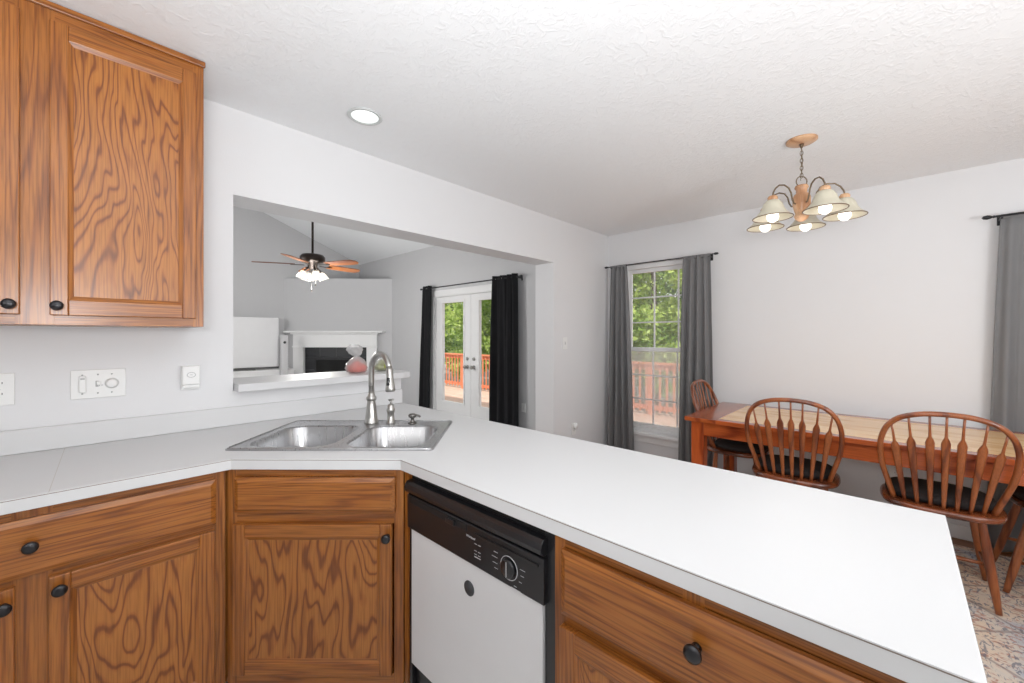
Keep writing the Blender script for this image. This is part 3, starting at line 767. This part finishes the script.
# switch and outlet on the wall beyond the opening
root = thing('light_switch', 'white toggle light switch on the wall between opening and dining window', 'light switch', (3.215, WY - .0006, 1.275))
MB().box(-.036, .036, -.006, 0, -.058, .058).build('cover_plate', white_plastic, root, bev=.002)
MB().box(-.006, .006, -.007, -.0062, -.012, .012).build('switch_slot', grey_plastic, root)
MB().box(-.004, .004, -.018, -.0072, .000, .009).build('toggle', white_plastic, root, bev=.001)
o = duplex('wall_outlet', 'low white outlet with a round white plug-in, between opening and dining window', (3.36, WY - .0006, .425))
MB().lathe([(.028, 0), (.032, .006), (.032, .022), (.026, .030), (0, .032)], (0.004, -.0092, .030), 24, M=Mx).build('round_plug', white_plastic, o)
duplex('wall_outlet', 'low white outlet beside the black curtain near the french doors', (DX - .0006, 3.60, .40), -PI / 2)
duplex('wall_outlet', 'low white outlet on the dining wall, seen between chair spindles under the table', (DX - .0006, .02, .38), -PI / 2)

# ------------------------------------------------------------------ curtains
def rod(name, label, y0, y1, x, z, r=.008, fin='ball', group=None):
    root = thing(name, label, 'curtain rod', (x, y0, z))
    L_ = y1 - y0
    MB().tube([(0, 0, 0), (0, L_, 0)], r, 12).build('rod', rod_mat, root)
    for yy, s_ in ((0, -1), (L_, 1)):
        MB().lathe([(r * .9, 0), (r * 1.3, .004), (r * .8, .01), (r * 1.5, .018), (r * 2.0, .032), (r * 1.5, .048), (0, .056)], (0, yy, 0), 14, M=Matrix.Rotation(-s_ * PI / 2, 3, 'X')).build('finial', rod_mat, root)
        yb = yy - s_ * .028
        MB().box(-.006, DX - x - .0008, yb - .005, yb + .005, -.020, -.0085).box(DX - x - .006, DX - x - .0007, yb - .011, yb + .011, -.045, .02).build('bracket', rod_mat, root)
    return root
def curtain(name, label, yt0, yt1, yb0, yb1, x, ztop, mat, folds=7, amp=.028, group=None, zbot=.012, seed=0, kind='pocket', zr=None):
    """pleated panel between top span yt and bottom span yb"""
    rnd = random.Random(seed); nu, nv = folds * 14, 30
    ph = rnd.random() * 6; jit = [rnd.uniform(-.25, .25) for _ in range(folds + 2)]
    vs = []; ym = (yt0 + yt1) / 2
    for j in range(nv + 1):
        v = j / nv; z = ztop + (zbot - ztop) * v
        e = v ** 0.8
        a = amp * (0.45 + 0.75 * min(1, v * 1.6)) if kind == 'pocket' else amp
        for i in range(nu + 1):
            u = i / nu
            y = (yt0 + (yt1 - yt0) * u) * (1 - e) + (yb0 + (yb1 - yb0) * u) * e
            k = int(u * folds); w_ = u * folds + jit[min(k, folds)] * math.sin(PI * (u * folds - k)) * .6
            fold = math.cos(2 * PI * w_ + ph + .5 * math.sin(2.1 * v + k)) * a * (.75 + .25 * math.sin(k * 2.3 + ph)) + .25 * a * math.sin(2 * PI * w_ * 2 + v * 2) + .010 * math.sin(9 * u + 3 * v + ph) * v
            if kind == 'pocket' and v < .03: fold = fold * .6 - .004
            vs.append((x + fold, y, z))
    fs = [(j * (nu + 1) + i, j * (nu + 1) + i + 1, (j + 1) * (nu + 1) + i + 1, (j + 1) * (nu + 1) + i) for j in range(nv) for i in range(nu)]
    org = (x, (yt0 + yt1) / 2, zbot)
    vs = [(a - org[0], b - org[1], c - org[2]) for a, b, c in vs]
    root = thing(name, label, 'curtain', org, group=group)
    m = MB().add(vs, fs, 0, True); o = m.build('panel', mat, root, solid=.004)
    if kind == 'grommet':
        for k in range(folds):
            g = MB()
            u = (k + .25) / folds; y = yt0 + (yt1 - yt0) * u - org[1]
            pts = [(math.cos(a) * .004, y + (math.cos(a) * .006), (zr - zbot) + math.sin(a) * .021) for a in [2 * PI * q / 16 for q in range(16)]]
            pts = [(.021 * math.cos(a), y, (zr - zbot) + .021 * math.sin(a)) for a in [2 * PI * q / 16 for q in range(16)]]
            g.tube(pts, .0035, 6, closed=True); g.build('grommet', nickel, root)
    else:
        # header gathered round the rod: front and back layer
        MB().add([(a_ - org[0], b_ - org[1], c_ - org[2]) for a_, b_, c_ in
                  [(x + .012 * math.cos(t) + .003 * math.sin(u * 55), yt0 + (yt1 - yt0) * u, ztop - .004 + .014 * math.sin(t)) for u in [q / 60 for q in range(61)] for t in [2 * PI * w2 / 10 for w2 in range(10)]]],
                 [(i * 10 + k, i * 10 + (k + 1) % 10, (i + 1) * 10 + (k + 1) % 10, (i + 1) * 10 + k) for i in range(60) for k in range(10)], 0, True).build('rod_pocket', mat, root)
    return root
RX = 3.935
rod('curtain_rod', 'thin dark curtain rod above the dining window left of the table', 1.235, 2.285, RX, 2.088, r=.006)
curtain('curtain', 'grey curtain panel hanging left of the dining window, next to the corner', 2.080, 2.265, 2.000, 2.325, RX, 2.088, grey_cloth, 4, .033, seed=1)
curtain('curtain', 'grey curtain panel right of the dining window, behind the end chair', 1.250, 1.492, 1.215, 1.535, RX, 2.088, grey_cloth, 4, .033, seed=5)
rod('curtain_rod', 'dark curtain rod with a finial at the right edge, above the table', -1.60, -.43, RX, 2.092, r=.007)
curtain('curtain', 'grey curtain panel at the right edge behind the dining table', -.78, -.455, -.80, -.395, RX + .012, 2.092, grey_cloth, 4, .018, seed=8)
curtain('curtain', 'grey curtain panel beyond the right edge of the dining window', -1.58, -1.30, -1.60, -1.27, RX + .012, 2.092, grey_cloth, 4, .018, seed=9)
rod('curtain_rod', 'black curtain rod over the french doors, with centre bracket', 3.60, 5.80, 3.93, 2.125, r=.009)
curtain('curtain', 'narrow black grommet curtain on the left side of the french doors', 5.54, 5.78, 5.58, 5.92, 3.93, 2.165, black_cloth, 3, .045, seed=3, kind='grommet', zr=2.125)
curtain('curtain', 'wide black grommet curtain covering the right side of the french doors', 3.63, 4.12, 3.60, 4.20, 3.93, 2.165, black_cloth, 4, .045, seed=4, kind='grommet', zr=2.125)

# ------------------------------------------------------------------ rug
o = MB().box(-1.2, 1.2, -1.52, 1.52, 0, .008).build('area_rug', rug_m, loc=(2.66, .05, .0008))
tag(o, 'faded blue, cream and rust patterned area rug under the dining table', 'rug')

# ------------------------------------------------------------------ dining table
TX0, TX1, TY0, TY1, TZ = 3.004, 3.900, -.85, 1.132, .765
root = thing('dining_table', 'long farmhouse dining table with pine plank top and reddish border, along the wall', 'dining table', ((TX0 + TX1) / 2, (TY0 + TY1) / 2, .009))
hw, hl, tz = (TX1 - TX0) / 2, (TY1 - TY0) / 2, TZ - .009
fw = .075
m = MB()
m.box(-hw, hw, hl - .21, hl, tz - .028, tz, 1); m.box(-hw, hw, -hl, -hl + .21, tz - .028, tz, 1)
m.box(-hw, -hw + fw, -hl + .2103, hl - .2103, tz - .028, tz, 0); m.box(hw - fw, hw, -hl + .2103, hl - .2103, tz - .028, tz, 0)
m.build('top_border', [table_red, table_red_x], root, bev=.002)
m = MB(); n_pl = 6; pw = (2 * hw - 2 * fw) / n_pl
for k in range(n_pl): m.box(-hw + fw + k * pw + .00015, -hw + fw + (k + 1) * pw - .00015, -hl + .2106, hl - .2106, tz - .026, tz + .0002)
m.build('top_planks', table_pine, root, bev=.0003)
ins = .035; lg = .085
m = MB(); az0, az1 = tz - .125, tz - .0285
m.box(-hw + ins, -hw + ins + .022, -hl + ins + lg, hl - ins - lg, az0, az1).box(hw - ins - .022, hw - ins, -hl + ins + lg, hl - ins - lg, az0, az1)
m.box(-hw + ins + lg, hw - ins - lg, hl - ins - .022, hl - ins, az0, az1, 1).box(-hw + ins + lg, hw - ins - lg, -hl + ins, -hl + ins + .022, az0, az1, 1)
m.build('apron', [table_red, table_red_x], root, bev=.001)
for sx in (-1, 1):
    for sy in (-1, 1):
        x, y = sx * (hw - ins - lg / 2), sy * (hl - ins - lg / 2)
        MB().box(x - lg / 2, x + lg / 2, y - lg / 2, y + lg / 2, 0, tz - .0285).build('leg', table_red_z, root, bev=.004)

# ------------------------------------------------------------------ windsor chairs (local: front +y)
SZ = .470
def bow_pt(t):
    """t in 0..1 along the bow from left foot over the top to the right foot"""
    ctrl = [(-.178, SZ), (-.203, .56), (-.228, .66), (-.235, .75), (-.230, .81), (-.209, .872), (-.165, .920), (-.10, .946), (-.035, .955), (.035, .955), (.10, .946), (.165, .920), (.209, .872), (.230, .81), (.235, .75), (.228, .66), (.203, .56), (.178, SZ)]
    n = len(ctrl) - 1; f = t * n; i = min(int(f), n - 1); u = f - i
    g = lambda k: ctrl[max(0, min(n, k))]
    out = []
    for c in range(2):
        p0, p1, p2, p3 = g(i - 1)[c], g(i)[c], g(i + 1)[c], g(i + 2)[c]
        out.append(0.5 * ((2 * p1) + (-p0 + p2) * u + (2 * p0 - 5 * p1 + 4 * p2 - p3) * u * u + (-p0 + 3 * p1 - 3 * p2 + p3) * u ** 3))
    x, z = out
    return Vector((x, -.10 - .19 * (z - SZ) / .5, z))
def make_chair(label):
    root = thing('windsor_chair', label, 'chair', group='windsor chairs round the dining table')
    # seat
    pts = []
    for k in range(40):
        a = 2 * PI * k / 40; ca, sa = math.cos(a), math.sin(a)
        rx = .232 if sa > 0 else .232
        x = rx * (abs(ca) ** (.8 if sa > 0 else .6)) * (1 if ca >= 0 else -1)
        y = (.232 if sa > 0 else .215) * (abs(sa) ** .75) * (1 if sa >= 0 else -1) + .01
        pts.append((x, y))
    m = MB(); rings = []
    for sc, z in ((.90, SZ - .036), (.975, SZ - .030), (1.0, SZ - .016), (.985, SZ - .004), (.94, SZ), (.55, SZ - .004)):
        rings += [(x * sc, (y - .01) * sc + .01, z) for x, y in pts]
    nn = 40
    fs = [(i * nn + k, i * nn + (k + 1) % nn, (i + 1) * nn + (k + 1) % nn, (i + 1) * nn + k) for i in range(5) for k in range(nn)]
    fs += [tuple(range(nn))[::-1], tuple(5 * nn + k for k in range(nn))]
    m.add(rings, fs, 0, True); m.build('seat', seat_wood, root)
    # pad
    m = MB(); rings = []
    cp_ = [(x * .90, y * .80 + .035) for x, y in pts]
    for sc, z in ((.93, SZ + .0), (1.0, SZ + .012), (1.0, SZ + .026), (.93, SZ + .038), (.5, SZ + .041)):
        rings += [(x * sc, (y - .045) * sc + .045, z) for x, y in cp_]
    fs = [(i * nn + k, i * nn + (k + 1) % nn, (i + 1) * nn + (k + 1) % nn, (i + 1) * nn + k) for i in range(4) for k in range(nn)]
    fs += [tuple(range(nn))[::-1], tuple(4 * nn + k for k in range(nn))]
    m.add(rings, fs, 0, True); m.build('seat_pad', cushion_cloth, root)
    # bow
    bp = [bow_pt(k / 60) for k in range(61)]
    bp[0].z -= .004; bp[-1].z -= .004
    MB().tube(bp, [.0142] * 61, 10, flatk=.9).build('bow', cherry_z, root)
    # arrow spindles
    for k in range(7):
        u = (k - 3) / 3
        bx = u * .138; by = -.100 - .075 * (1 - (u * .75) ** 2)
        t = .5 + u * .225
        # find bow point at wanted x
        tx_ = u * .195; best = min(bp, key=lambda p: abs(p.x - tx_) + (10 if p.z < .75 else 0))
        a = Vector((bx, by, SZ - .002)); b_ = best.copy()
        L_ = (b_ - a).length; d = (b_ - a).normalized()
        side = Vector((1, 0, 0)); side = (side - d * side.dot(d)).normalized(); nrm = d.cross(side)
        prof = [(0, .0075, .0065), (.06, .0085, .0065), (.25, .0115, .0055), (.48, .0140, .005), (.63, .0160, .005), (.70, .0172, .005), (.735, .0125, .005), (.765, .0062, .0055), (.85, .0052, .0052), (1.0, .0050, .0050)]
        vs = []
        for f, w_, th in prof:
            c = a + d * (L_ * f)
            for q in range(8):
                an = 2 * PI * q / 8; vs.append(c + side * (w_ * math.cos(an)) + nrm * (th * math.sin(an)))
        fs = [(i * 8 + q, i * 8 + (q + 1) % 8, (i + 1) * 8 + (q + 1) % 8, (i + 1) * 8 + q) for i in range(len(prof) - 1) for q in range(8)]
        fs += [tuple(range(8))[::-1], tuple((len(prof) - 1) * 8 + q for q in range(8))]
        MB().add(vs, fs, 0, True).build('spindle', cherry_z, root)
    # legs + stretchers
    def lpt(sx, sy, h):
        top = Vector((sx * .135, .165 if sy > 0 else -.100, SZ - .03)); bot = Vector((sx * (.205 if sy > 0 else .190), .265 if sy > 0 else -.115, 0))
        return bot + (top - bot) * (h / (SZ - .03))
    for sx in (-1, 1):
        for sy in (-1, 1):
            hs = [0, .03, .12, .20, .28, .36, .41, SZ - .03]; rs = [.0125, .0135, .0175, .0190, .0190, .0170, .0150, .0140]
            MB().tube([lpt(sx, sy, h) for h in hs], rs, 12).build('leg', cherry_z, root)
    for sx in (-1, 1):
        p, q = lpt(sx, -1, .16), lpt(sx, 1, .16)
        MB().tube([p + (q - p) * f for f in (0.03, .2, .5, .8, .97)], [.008, .010, .0135, .010, .008], 10).build('stretcher', cherry_z, root)
    p, q = (lpt(-1, -1, .16) + lpt(-1, 1, .16)) / 2, (lpt(1, -1, .16) + lpt(1, 1, .16)) / 2
    MB().tube([p + (q - p) * f for f in (0.02, .2, .5, .8, .98)], [.008, .010, .0135, .010, .008], 10).build('stretcher', cherry_z, root)
    return root
def place(o, bx, by, rz):
    # (bx, by): middle of the line joining the two feet of the bow
    o.rotation_euler = (0, 0, rz)
    o.location = (bx - (math.sin(rz) * .10), by + (math.cos(rz) * .10), .0125)
base = make_chair('reddish spindle-back chair nearest the photographer, whole back in view at right')
place(base, 3.030, -.153, math.radians(-87))
c2 = copy_tree(base); c2['label'] = 'reddish spindle-back chair in the middle, left of the larger near chair'
place(c2, 3.045, .482, math.radians(-85))
c3 = copy_tree(base); c3['label'] = 'small distant spindle-back chair at the table end beside the window curtain'
place(c3, 3.56, 1.045, PI)
c4 = copy_tree(base); c4['label'] = 'chair at the far right table end, only its leg and seat edge showing'
place(c4, 3.52, -.765, 0)

# ------------------------------------------------------------------ chandelier
cc = CF(1.632, 2.305)
root = thing('chandelier', 'five-light chandelier with cream bell shades and light wood body over the table', 'chandelier', (*cc, 0))
MB().lathe([(.030, 2.425), (.062, 2.432), (.075, 2.440), (.075, 2.4495)], seg=32).build('canopy', lightwood, root)
MB().lathe([(.006, 2.405), (.008, 2.415), (.012, 2.425)], seg=12).build('canopy_loop', antique, root)
zc = 2.408; k = 0
while zc > 2.245:
    a = (k % 2) * PI / 2; pts = []
    for q in range(14):
        t = 2 * PI * q / 14; pts.append((.007 * math.cos(t) * math.cos(a), .007 * math.cos(t) * math.sin(a), zc - .012 + .014 * math.sin(t)))
    MB().tube(pts, .0018, 6, closed=True).build('chain_link', antique, root); zc -= .021; k += 1
MB().tube([(.001, .002, 2.41), (.006, -.004, 2.33), (-.003, .004, 2.22)], .0015, 6).build('cord', antique, root)
pts = [(.030 * math.cos(t) * SN, -.030 * math.cos(t) * CS, 2.215 + .030 * math.sin(t)) for t in [2 * PI * q / 24 for q in range(24)]]
MB().tube(pts, .0028, 8, closed=True).build('top_ring', antique, root)
MB().lathe([(.012, 2.195), (.030, 2.192), (.034, 2.180), (.027, 2.170), (.026, 2.150), (.036, 2.142), (.043, 2.125), (.043, 2.085), (.036, 2.055), (.030, 2.035), (.037, 2.022), (.030, 2.005), (.014, 1.992), (0, 1.990)][::-1], seg=28).build('body', lightwood, root)
CHZ = 1.998
for k in range(5):
    a = math.radians(49 + 72 * k); dx, dy = math.cos(a), math.sin(a)
    # (lat, depth) -> world
    wx, wy = dx * SN + dy * CS, -dx * CS + dy * SN
    Rr = .196
    pts = []
    for r_, z_ in ((.035, 2.085), (.052, 2.088), (.064, 2.110), (.072, 2.145), (.088, 2.172), (.118, 2.186), (.152, 2.182), (.178, 2.162), (.192, 2.138), (Rr, 2.118)):
        pts.append((wx * r_, wy * r_, z_))
    ar = MB().tube(pts, .0042, 8).build('arm', antique, root)
    c = (wx * Rr, wy * Rr, 0)
    MB().lathe([(.016, 2.088), (.023, 2.094), (.025, 2.108), (.019, 2.118), (.006, 2.122)], c, 20).build('socket_cup', lightwood, root)
    pf = [(.024, 2.095), (.034, 2.090), (.048, 2.070), (.056, 2.045), (.068, 2.025), (.086, 2.008), (.096, CHZ)]
    sh = MB().lathe(pf + [(r_ - .003, z_) for r_, z_ in pf[::-1]], c, 32)
    sh.f = [f for f in sh.f if len(f) == 4]; sh.m = sh.m[:len(sh.f)]; sh.sm = sh.sm[:len(sh.f)]
    sho = sh.build('shade', shade_glass, root)
    MB().tube([(c[0] + .0955 * math.cos(t), c[1] + .0955 * math.sin(t), CHZ) for t in [2 * PI * q / 36 for q in range(36)]], .0026, 6, closed=True).build('shade_rim', shade_rim, sho)
    MB().lathe([(0, 1.972), (.014, 1.976), (.025, 1.986), (.030, 2.002), (.027, 2.020), (.017, 2.040), (.013, 2.062), (.013, 2.088)], c, 20).build('bulb', bulb_glow, root)

# ------------------------------------------------------------------ recessed light
dlc = (0.982, 1.95)
root = thing('recessed_light', 'round white recessed ceiling light above the sink', 'ceiling light', (*dlc, CZ))
ring_p = [(.083, -.0006), (.085, -.004), (.080, -.008), (.066, -.006), (.0645, -.0006)]
sh = MB().lathe(ring_p, (0, 0, 0), 40); sh.build('trim_ring', flat('satin_trim_ring', (.62, .64, .64), .4), root)
MB().lathe([(0, -.0050), (.045, -.0045), (.0655, -.003), (.0655, -.0008)], (0, 0, 0), 32).build('lens', down_glow, root)

# ------------------------------------------------------------------ living room: fan
fc = (1.93, 5.16)
root = thing('ceiling_fan', 'five-blade ceiling fan with lit glass shades, seen through the pass-through', 'ceiling fan', (*fc, 0))
zcl = 2.86 + .394 * (DX + .06 - fc[0])
MB().tube([(0, 0, 2.33), (0, 0, zcl - .05)], .013, 12).build('downrod', bronze, root)
MB().lathe([(.02, zcl - .14), (.055, zcl - .10), (.075, zcl - .035), (.07, zcl + .0)], seg=24).build('canopy', bronze, root)
MB().lathe([(.02, 2.345), (.05, 2.335), (.12, 2.325), (.140, 2.300), (.140, 2.255), (.115, 2.235), (.06, 2.225), (.05, 2.16), (.0, 2.155)], seg=32).build('motor_housing', bronze, root)
for k in range(5):
    a = math.radians(-17 + 72 * k); lx, ly = math.cos(a), math.sin(a)
    wa = math.atan2(-lx * CS + ly * SN, lx * SN + ly * CS)
    bl = MB(); p = .10
    out = [(.20, -.050), (.30, -.060), (.52, -.068), (.60, -.060), (.635, -.03), (.64, 0), (.635, .03), (.60, .060), (.52, .068), (.30, .060), (.20, .050)]
    top_ = [(x, y, -y * .20 + .004) for x, y in out]; bot = [(x, y, -y * .20 - .004) for x, y in out]; nn = len(out)
    bl.add(top_ + bot, [tuple(range(nn)), tuple(range(nn, 2 * nn))[::-1]] + [(i, (i + 1) % nn, nn + (i + 1) % nn, nn + i) for i in range(nn)])
    bo = bl.build('blade', blade_wood, root, loc=(0, 0, 2.208)); bo.rotation_euler = (0, 0, wa)
    MB().box(.09, .24, -.018, .018, -.012, -.006).build('blade_iron', bronze, bo, bev=.002)
for k in range(4):
    a = PI / 4 + k * PI / 2 + YAW; dx, dy = math.cos(a), math.sin(a)
    M_ = Matrix.Rotation(PI, 3, 'Z') @ Matrix.Rotation(math.radians(28), 3, Vector((dy, -dx, 0)))
    c = (dx * .095, dy * .095, 2.12)
    arm_ = MB().tube([(dx * .03, dy * .03, 2.19), (dx * .095, dy * .095, 2.125)], .012, 10).build('lamp_arm', bronze, root)
    Mr = Matrix.Rotation(math.radians(25), 3, Vector((-dy, dx, 0))).inverted()
    sh = MB().lathe([(.022, 0), (.035, -.012), (.048, -.045), (.052, -.075), (.060, -.092), (.058, -.092), (.050, -.075), (.046, -.045), (.033, -.012), (.020, -.002)], c, 24, M=Mr)
    sh.f = [f for f in sh.f if len(f) == 4]; sh.m = sh.m[:len(sh.f)]; sh.sm = sh.sm[:len(sh.f)]
    sh.build('glass_shade', clear_shade, root)
    MB().lathe([(0, -.082), (.020, -.070), (.026, -.050), (.018, -.025), (.012, -.005)], c, 16, M=Mr).build('bulb', fan_glow, root)
for dx, z0_ in ((-.012, 1.90), (.035, 1.97)):
    pc = MB().tube([(dx * SN, -dx * CS, 2.185), (dx * SN, -dx * CS, z0_)], .0018, 6).build('pull_chain', nickel, root)
    MB().lathe([(0, -.022), (.008, -.016), (.009, -.008), (.004, 0)], (dx * SN, -dx * CS, z0_), 10).build('pull_knob', bronze, pc)

# fireplace (local: x across, -y out)
root = thing('fireplace', 'white mantel fireplace with black slate tile surround across the living room corner', 'fireplace', (3.297, 7.643, 0), -PI / 4)
m = MB()
m.box(-.765, -.578, -.10, -.002, 0, 1.135).box(.578, .765, -.10, -.002, 0, 1.135).box(-.765, .765, -.10, -.002, 1.135, 1.375)
m.build('mantel_surround', trim_white, root, bev=.003)
MB().box(-.80, .80, -.135, -.002, 1.3755, 1.405).box(-.893, .893, -.20, -.002, 1.4055, 1.438).build('mantel_shelf', trim_white, root, bev=.006)
MB().box(-.775, .775, -.115, -.1005, 1.135, 1.16).build('mantel_bead', trim_white, root, bev=.004)
MB().box(-.577, .577, -.02, -.002, 0.001, 1.134).build('tile_backing', grout, root)
m = MB()
for (a, b_, c_, d_) in [(-.577, -.305, .955, 1.133), (-.30, -.004, .955, 1.133), (.0, .30, .955, 1.133), (.304, .577, .955, 1.133)]: m.box(a + .003, b_ - .003, -.03, -.0202, c_, d_)
for z in (.72, .48, .24, .004):
    for a, b_ in ((-.577, -.40), (.40, .577)): m.box(a + .003, b_ - .003, -.03, -.0202, z, z + .228)
m.build('slate_tiles', slate, root, bev=.002)
m = MB().box(-.395, .395, -.034, -.0202, .02, .945)
m.build('firebox_door', soot, root, bev=.003)
MB().box(-.40, .40, -.040, -.0345, .90, .945).box(-.40, -.37, -.040, -.0345, .02, .90).box(.37, .40, -.040, -.0345, .02, .90).build('firebox_frame', black_plastic, root, bev=.002)

# pale screen on a console, slim tower
root = thing('console_cabinet', 'low white console beneath the blank screen in the living room', 'console', (1.95, 8.05, 0))
MB().box(-.75, .66, -.22, .22, .05, .735).build('body', trim_white, root, bev=.004)
MB().box(-.77, .68, -.235, .235, .7355, .762).build('top', trim_white, root, bev=.004)
MB().box(-.70, -.64, -.18, -.12, 0.0005, .0495).box(.55, .61, -.18, -.12, 0.0005, .0495).box(-.70, -.64, .12, .18, 0.0005, .0495).box(.55, .61, .12, .18, 0.0005, .0495).build('feet', trim_white, root)
for x in (-.50, -.045, .41):
    d_ = MB().box(x - .215, x + .215, -.236, -.2205, .08, .72).build('door', trim_white, root, bev=.003)
root = thing('blank_screen', 'large blank pale screen standing on the white console', 'screen', (1.80, 8.06, .7625))
MB().box(-.70, .63, -.02, .02, .04, .905).build('panel', flat('pale_screen', (.80, .80, .81), .5), root, bev=.012)
MB().box(-.70, .63, -.024, .02, .012, .0385).build('lower_bezel', flat('grey_bezel', (.10, .10, .10), .5), root, bev=.004)
MB().box(-.25, .25, -.10, .10, 0, .0115).build('stand', flat('grey_stand', (.14, .14, .14), .5), root, bev=.003)
root = thing('tower_speaker', 'slim white tower with a round black dot near its top, beside the fireplace', 'tower speaker', (2.407, 7.70, 0))
MB().prism(rrect(-.055, .055, -.055, .055, .015), .0, 1.36).build('body', wall_grey, root, bev=.004)
MB().lathe([(.022, 0), (.022, .004), (0, .005)], (-.005, -.056, 1.235), 18, M=Mx).build('round_button', black_plastic, root)

# ------------------------------------------------------------------ produce bags on the ledge
red_m = flat('red_produce', (.60, .07, .035), .4, var=.5, vscale=30)
green_m = flat('green_produce', (.26, .28, .06), .5, var=.45, vscale=30)
def bag(name, label, loc, w_, h_, content, flare, seed, tilt=0):
    rnd = random.Random(seed); root = thing(name, label, 'bag', loc, .4)
    m = MB()
    for k in range(9):
        a = 2 * PI * k / 9; rr = w_ * .25 if k else 0
        cx, cy = rr * math.cos(a), rr * .8 * math.sin(a); r = w_ * rnd.uniform(.19, .24)
        prof = [(r * math.sin(t), r * (1 - math.cos(t)) * rnd.uniform(.9, .95)) for t in [PI * q / 10 for q in range(11)]]
        m.lathe([(abs(p), z) for p, z in prof], (cx, cy, .004 + (h_ * .14 if k == 0 else 0)), 14)
    m.build('contents', content, root)
    # film
    nn = 30; vs = []
    prof = [(.40, .0), (.50, .06), (.54, .18), (.48, .34), (.34, .46), (.20, .54), (.13, .59)]
    if flare: prof += [(.20, .62), (.30, .70), (.37, .81), (.34, .92), (.18, 1.0)]
    else: prof += [(.10, .66), (.16, .74), (.12, .80)]
    for i, (r, z) in enumerate(prof):
        for k in range(nn):
            a = 2 * PI * k / nn; q = 1 + (.10 if z < .62 else .22) * math.sin(5 * a + i) + .06 * math.sin(9 * a + 2 * i)
            lean = -tilt * max(0, z - .5)
            vs.append((r * w_ * q * math.cos(a) + lean, r * w_ * .85 * q * math.sin(a), .002 + z * h_))
    fs = [(i * nn + k, i * nn + (k + 1) % nn, (i + 1) * nn + (k + 1) % nn, (i + 1) * nn + k) for i in range(len(prof) - 1) for k in range(nn)]
    fs.append(tuple(range(nn))[::-1])
    MB().add(vs, fs, 0, True).build('plastic_film', bag_plastic, root)
    return root
bag('produce_bag', 'clear knotted plastic bag of red produce on the ledge behind the faucet', (1.18, 2.447, 1.1155), .125, .175, red_m, True, 3, .05)
bag('produce_bag', 'bag of green produce on the ledge, seen through the faucet arch', (1.365, 2.475, 1.1155), .115, .135, green_m, False, 5)

# ------------------------------------------------------------------ outdoors
struct(MB().box(DX + .151, 7.6, -4.0, 14.0, -.20, -.12).build('deck_floor', deck_wood))
struct(MB().box(-60, 90, -70, 80, -1.6, -1.5).build('ground', grass))
root = thing('deck_railing', 'orange-red stained deck railing with square balusters, seen through the doors', 'railing', (7.35, 0, -.12))
MB().box(-.07, .07, -4, 14, .93, .97).build('top_rail', rail_paint, root, bev=.004)
MB().box(-.02, .02, -4, 14, .84, .92).build('upper_rail', rail_paint, root)
MB().box(-.02, .02, -4, 14, .09, .17).build('bottom_rail', rail_paint, root)
y = -3.9; k = 0
while y < 13.95:
    if k % 14 == 0: MB().box(-.045, .045, y - .045, y + .045, 0, .93).build('post', rail_paint, root)
    y += .13; k += 1
bal = None; y = -2.0; cnt = 0
while y < 10.9 and cnt < 98:
    if bal is None: bal = MB().box(-.038, -.0205, -.018, .018, .05, .925).build('baluster', rail_paint, root)
    else:
        o = bal.copy(); COL.objects.link(o); o.parent = root; bal_o = o; o.location = (0, y + 2.0, 0)
    if cnt == 0: bal.data.transform(Matrix.Translation((0, -2.0, 0)))
    y += .13; cnt += 1

def make_tree(h, r, leaves, lm, seed):
    rnd = random.Random(seed)
    root = thing('leafy_tree', 'x', 'tree')
    MB().tube([(0, 0, 0), (.05, .02, h * .3), (-.03, .05, h * .6), (.02, 0, h * .9)], [.16, .13, .09, .03], 8).build('trunk', bark, root)
    m = MB()
    cl = [(rnd.uniform(-1, 1) * r * .7, rnd.uniform(-1, 1) * r * .7, h * rnd.uniform(.18, .95), r * rnd.uniform(.3, .5)) for _ in range(26)]
    for _ in range(leaves):
        c = rnd.choice(cl); v = Vector((rnd.gauss(0, 1), rnd.gauss(0, 1), rnd.gauss(0, 1))).normalized() * (c[3] * rnd.uniform(.6, 1.05))
        p = Vector(c[:3]) + v; s_ = rnd.uniform(.07, .15)
        a = Vector((rnd.gauss(0, 1), rnd.gauss(0, 1), rnd.gauss(0, 1))).normalized(); b_ = a.cross(Vector((rnd.gauss(0, 1), rnd.gauss(0, 1), rnd.gauss(0, 1)))).normalized()
        m.add([p - a * s_, p - b_ * s_ * .5, p + a * s_, p + b_ * s_ * .5], [(0, 1, 2, 3)])
    m.build('crown', lm, root)
    return root
ta = make_tree(8.5, 2.15, 13000, leaf_a, 11); tb = make_tree(9.5, 2.3, 13000, leaf_b, 12)
spots = [(0, 14.0, 6.3, 0, 'bright green tree standing straight beyond the dining window railing'),
         (0, 14.2, 11.1, 2, 'bright green tree beyond the deck, between the window view and the door view'),
         (0, 14.0, 15.7, 3, 'bright green tree seen through the right french door pane'),
         (0, 14.0, 20.3, 5, 'bright green tree seen through the left french door pane'),
         (0, 14.3, 1.5, 1.2, 'bright green tree outside, right of the dining window view'),
         (1, 20.5, 3.0, 1, 'dark green tree in the back row, right of the dining window view'),
         (1, 20.5, 8.8, 2.4, 'dark green tree behind the brighter tree outside the dining window'),
         (1, 20.5, 14.6, 4, 'dark green tree in the back row between window and door views'),
         (1, 20.5, 20.4, .5, 'dark green tree in the back row behind the right door pane'),
         (1, 20.5, 26.2, 3.4, 'dark green tree in the back row behind the left door pane')]
first = {0: ta, 1: tb}; used = set()
for kx, x, y, rz, lab in spots:
    if kx in used: o = copy_tree(first[kx])
    else: o = first[kx]; used.add(kx)
    o['label'] = lab; o['group'] = 'trees beyond the deck'; o.location = (x, y, -1.5); o.rotation_euler = (0, 0, rz)
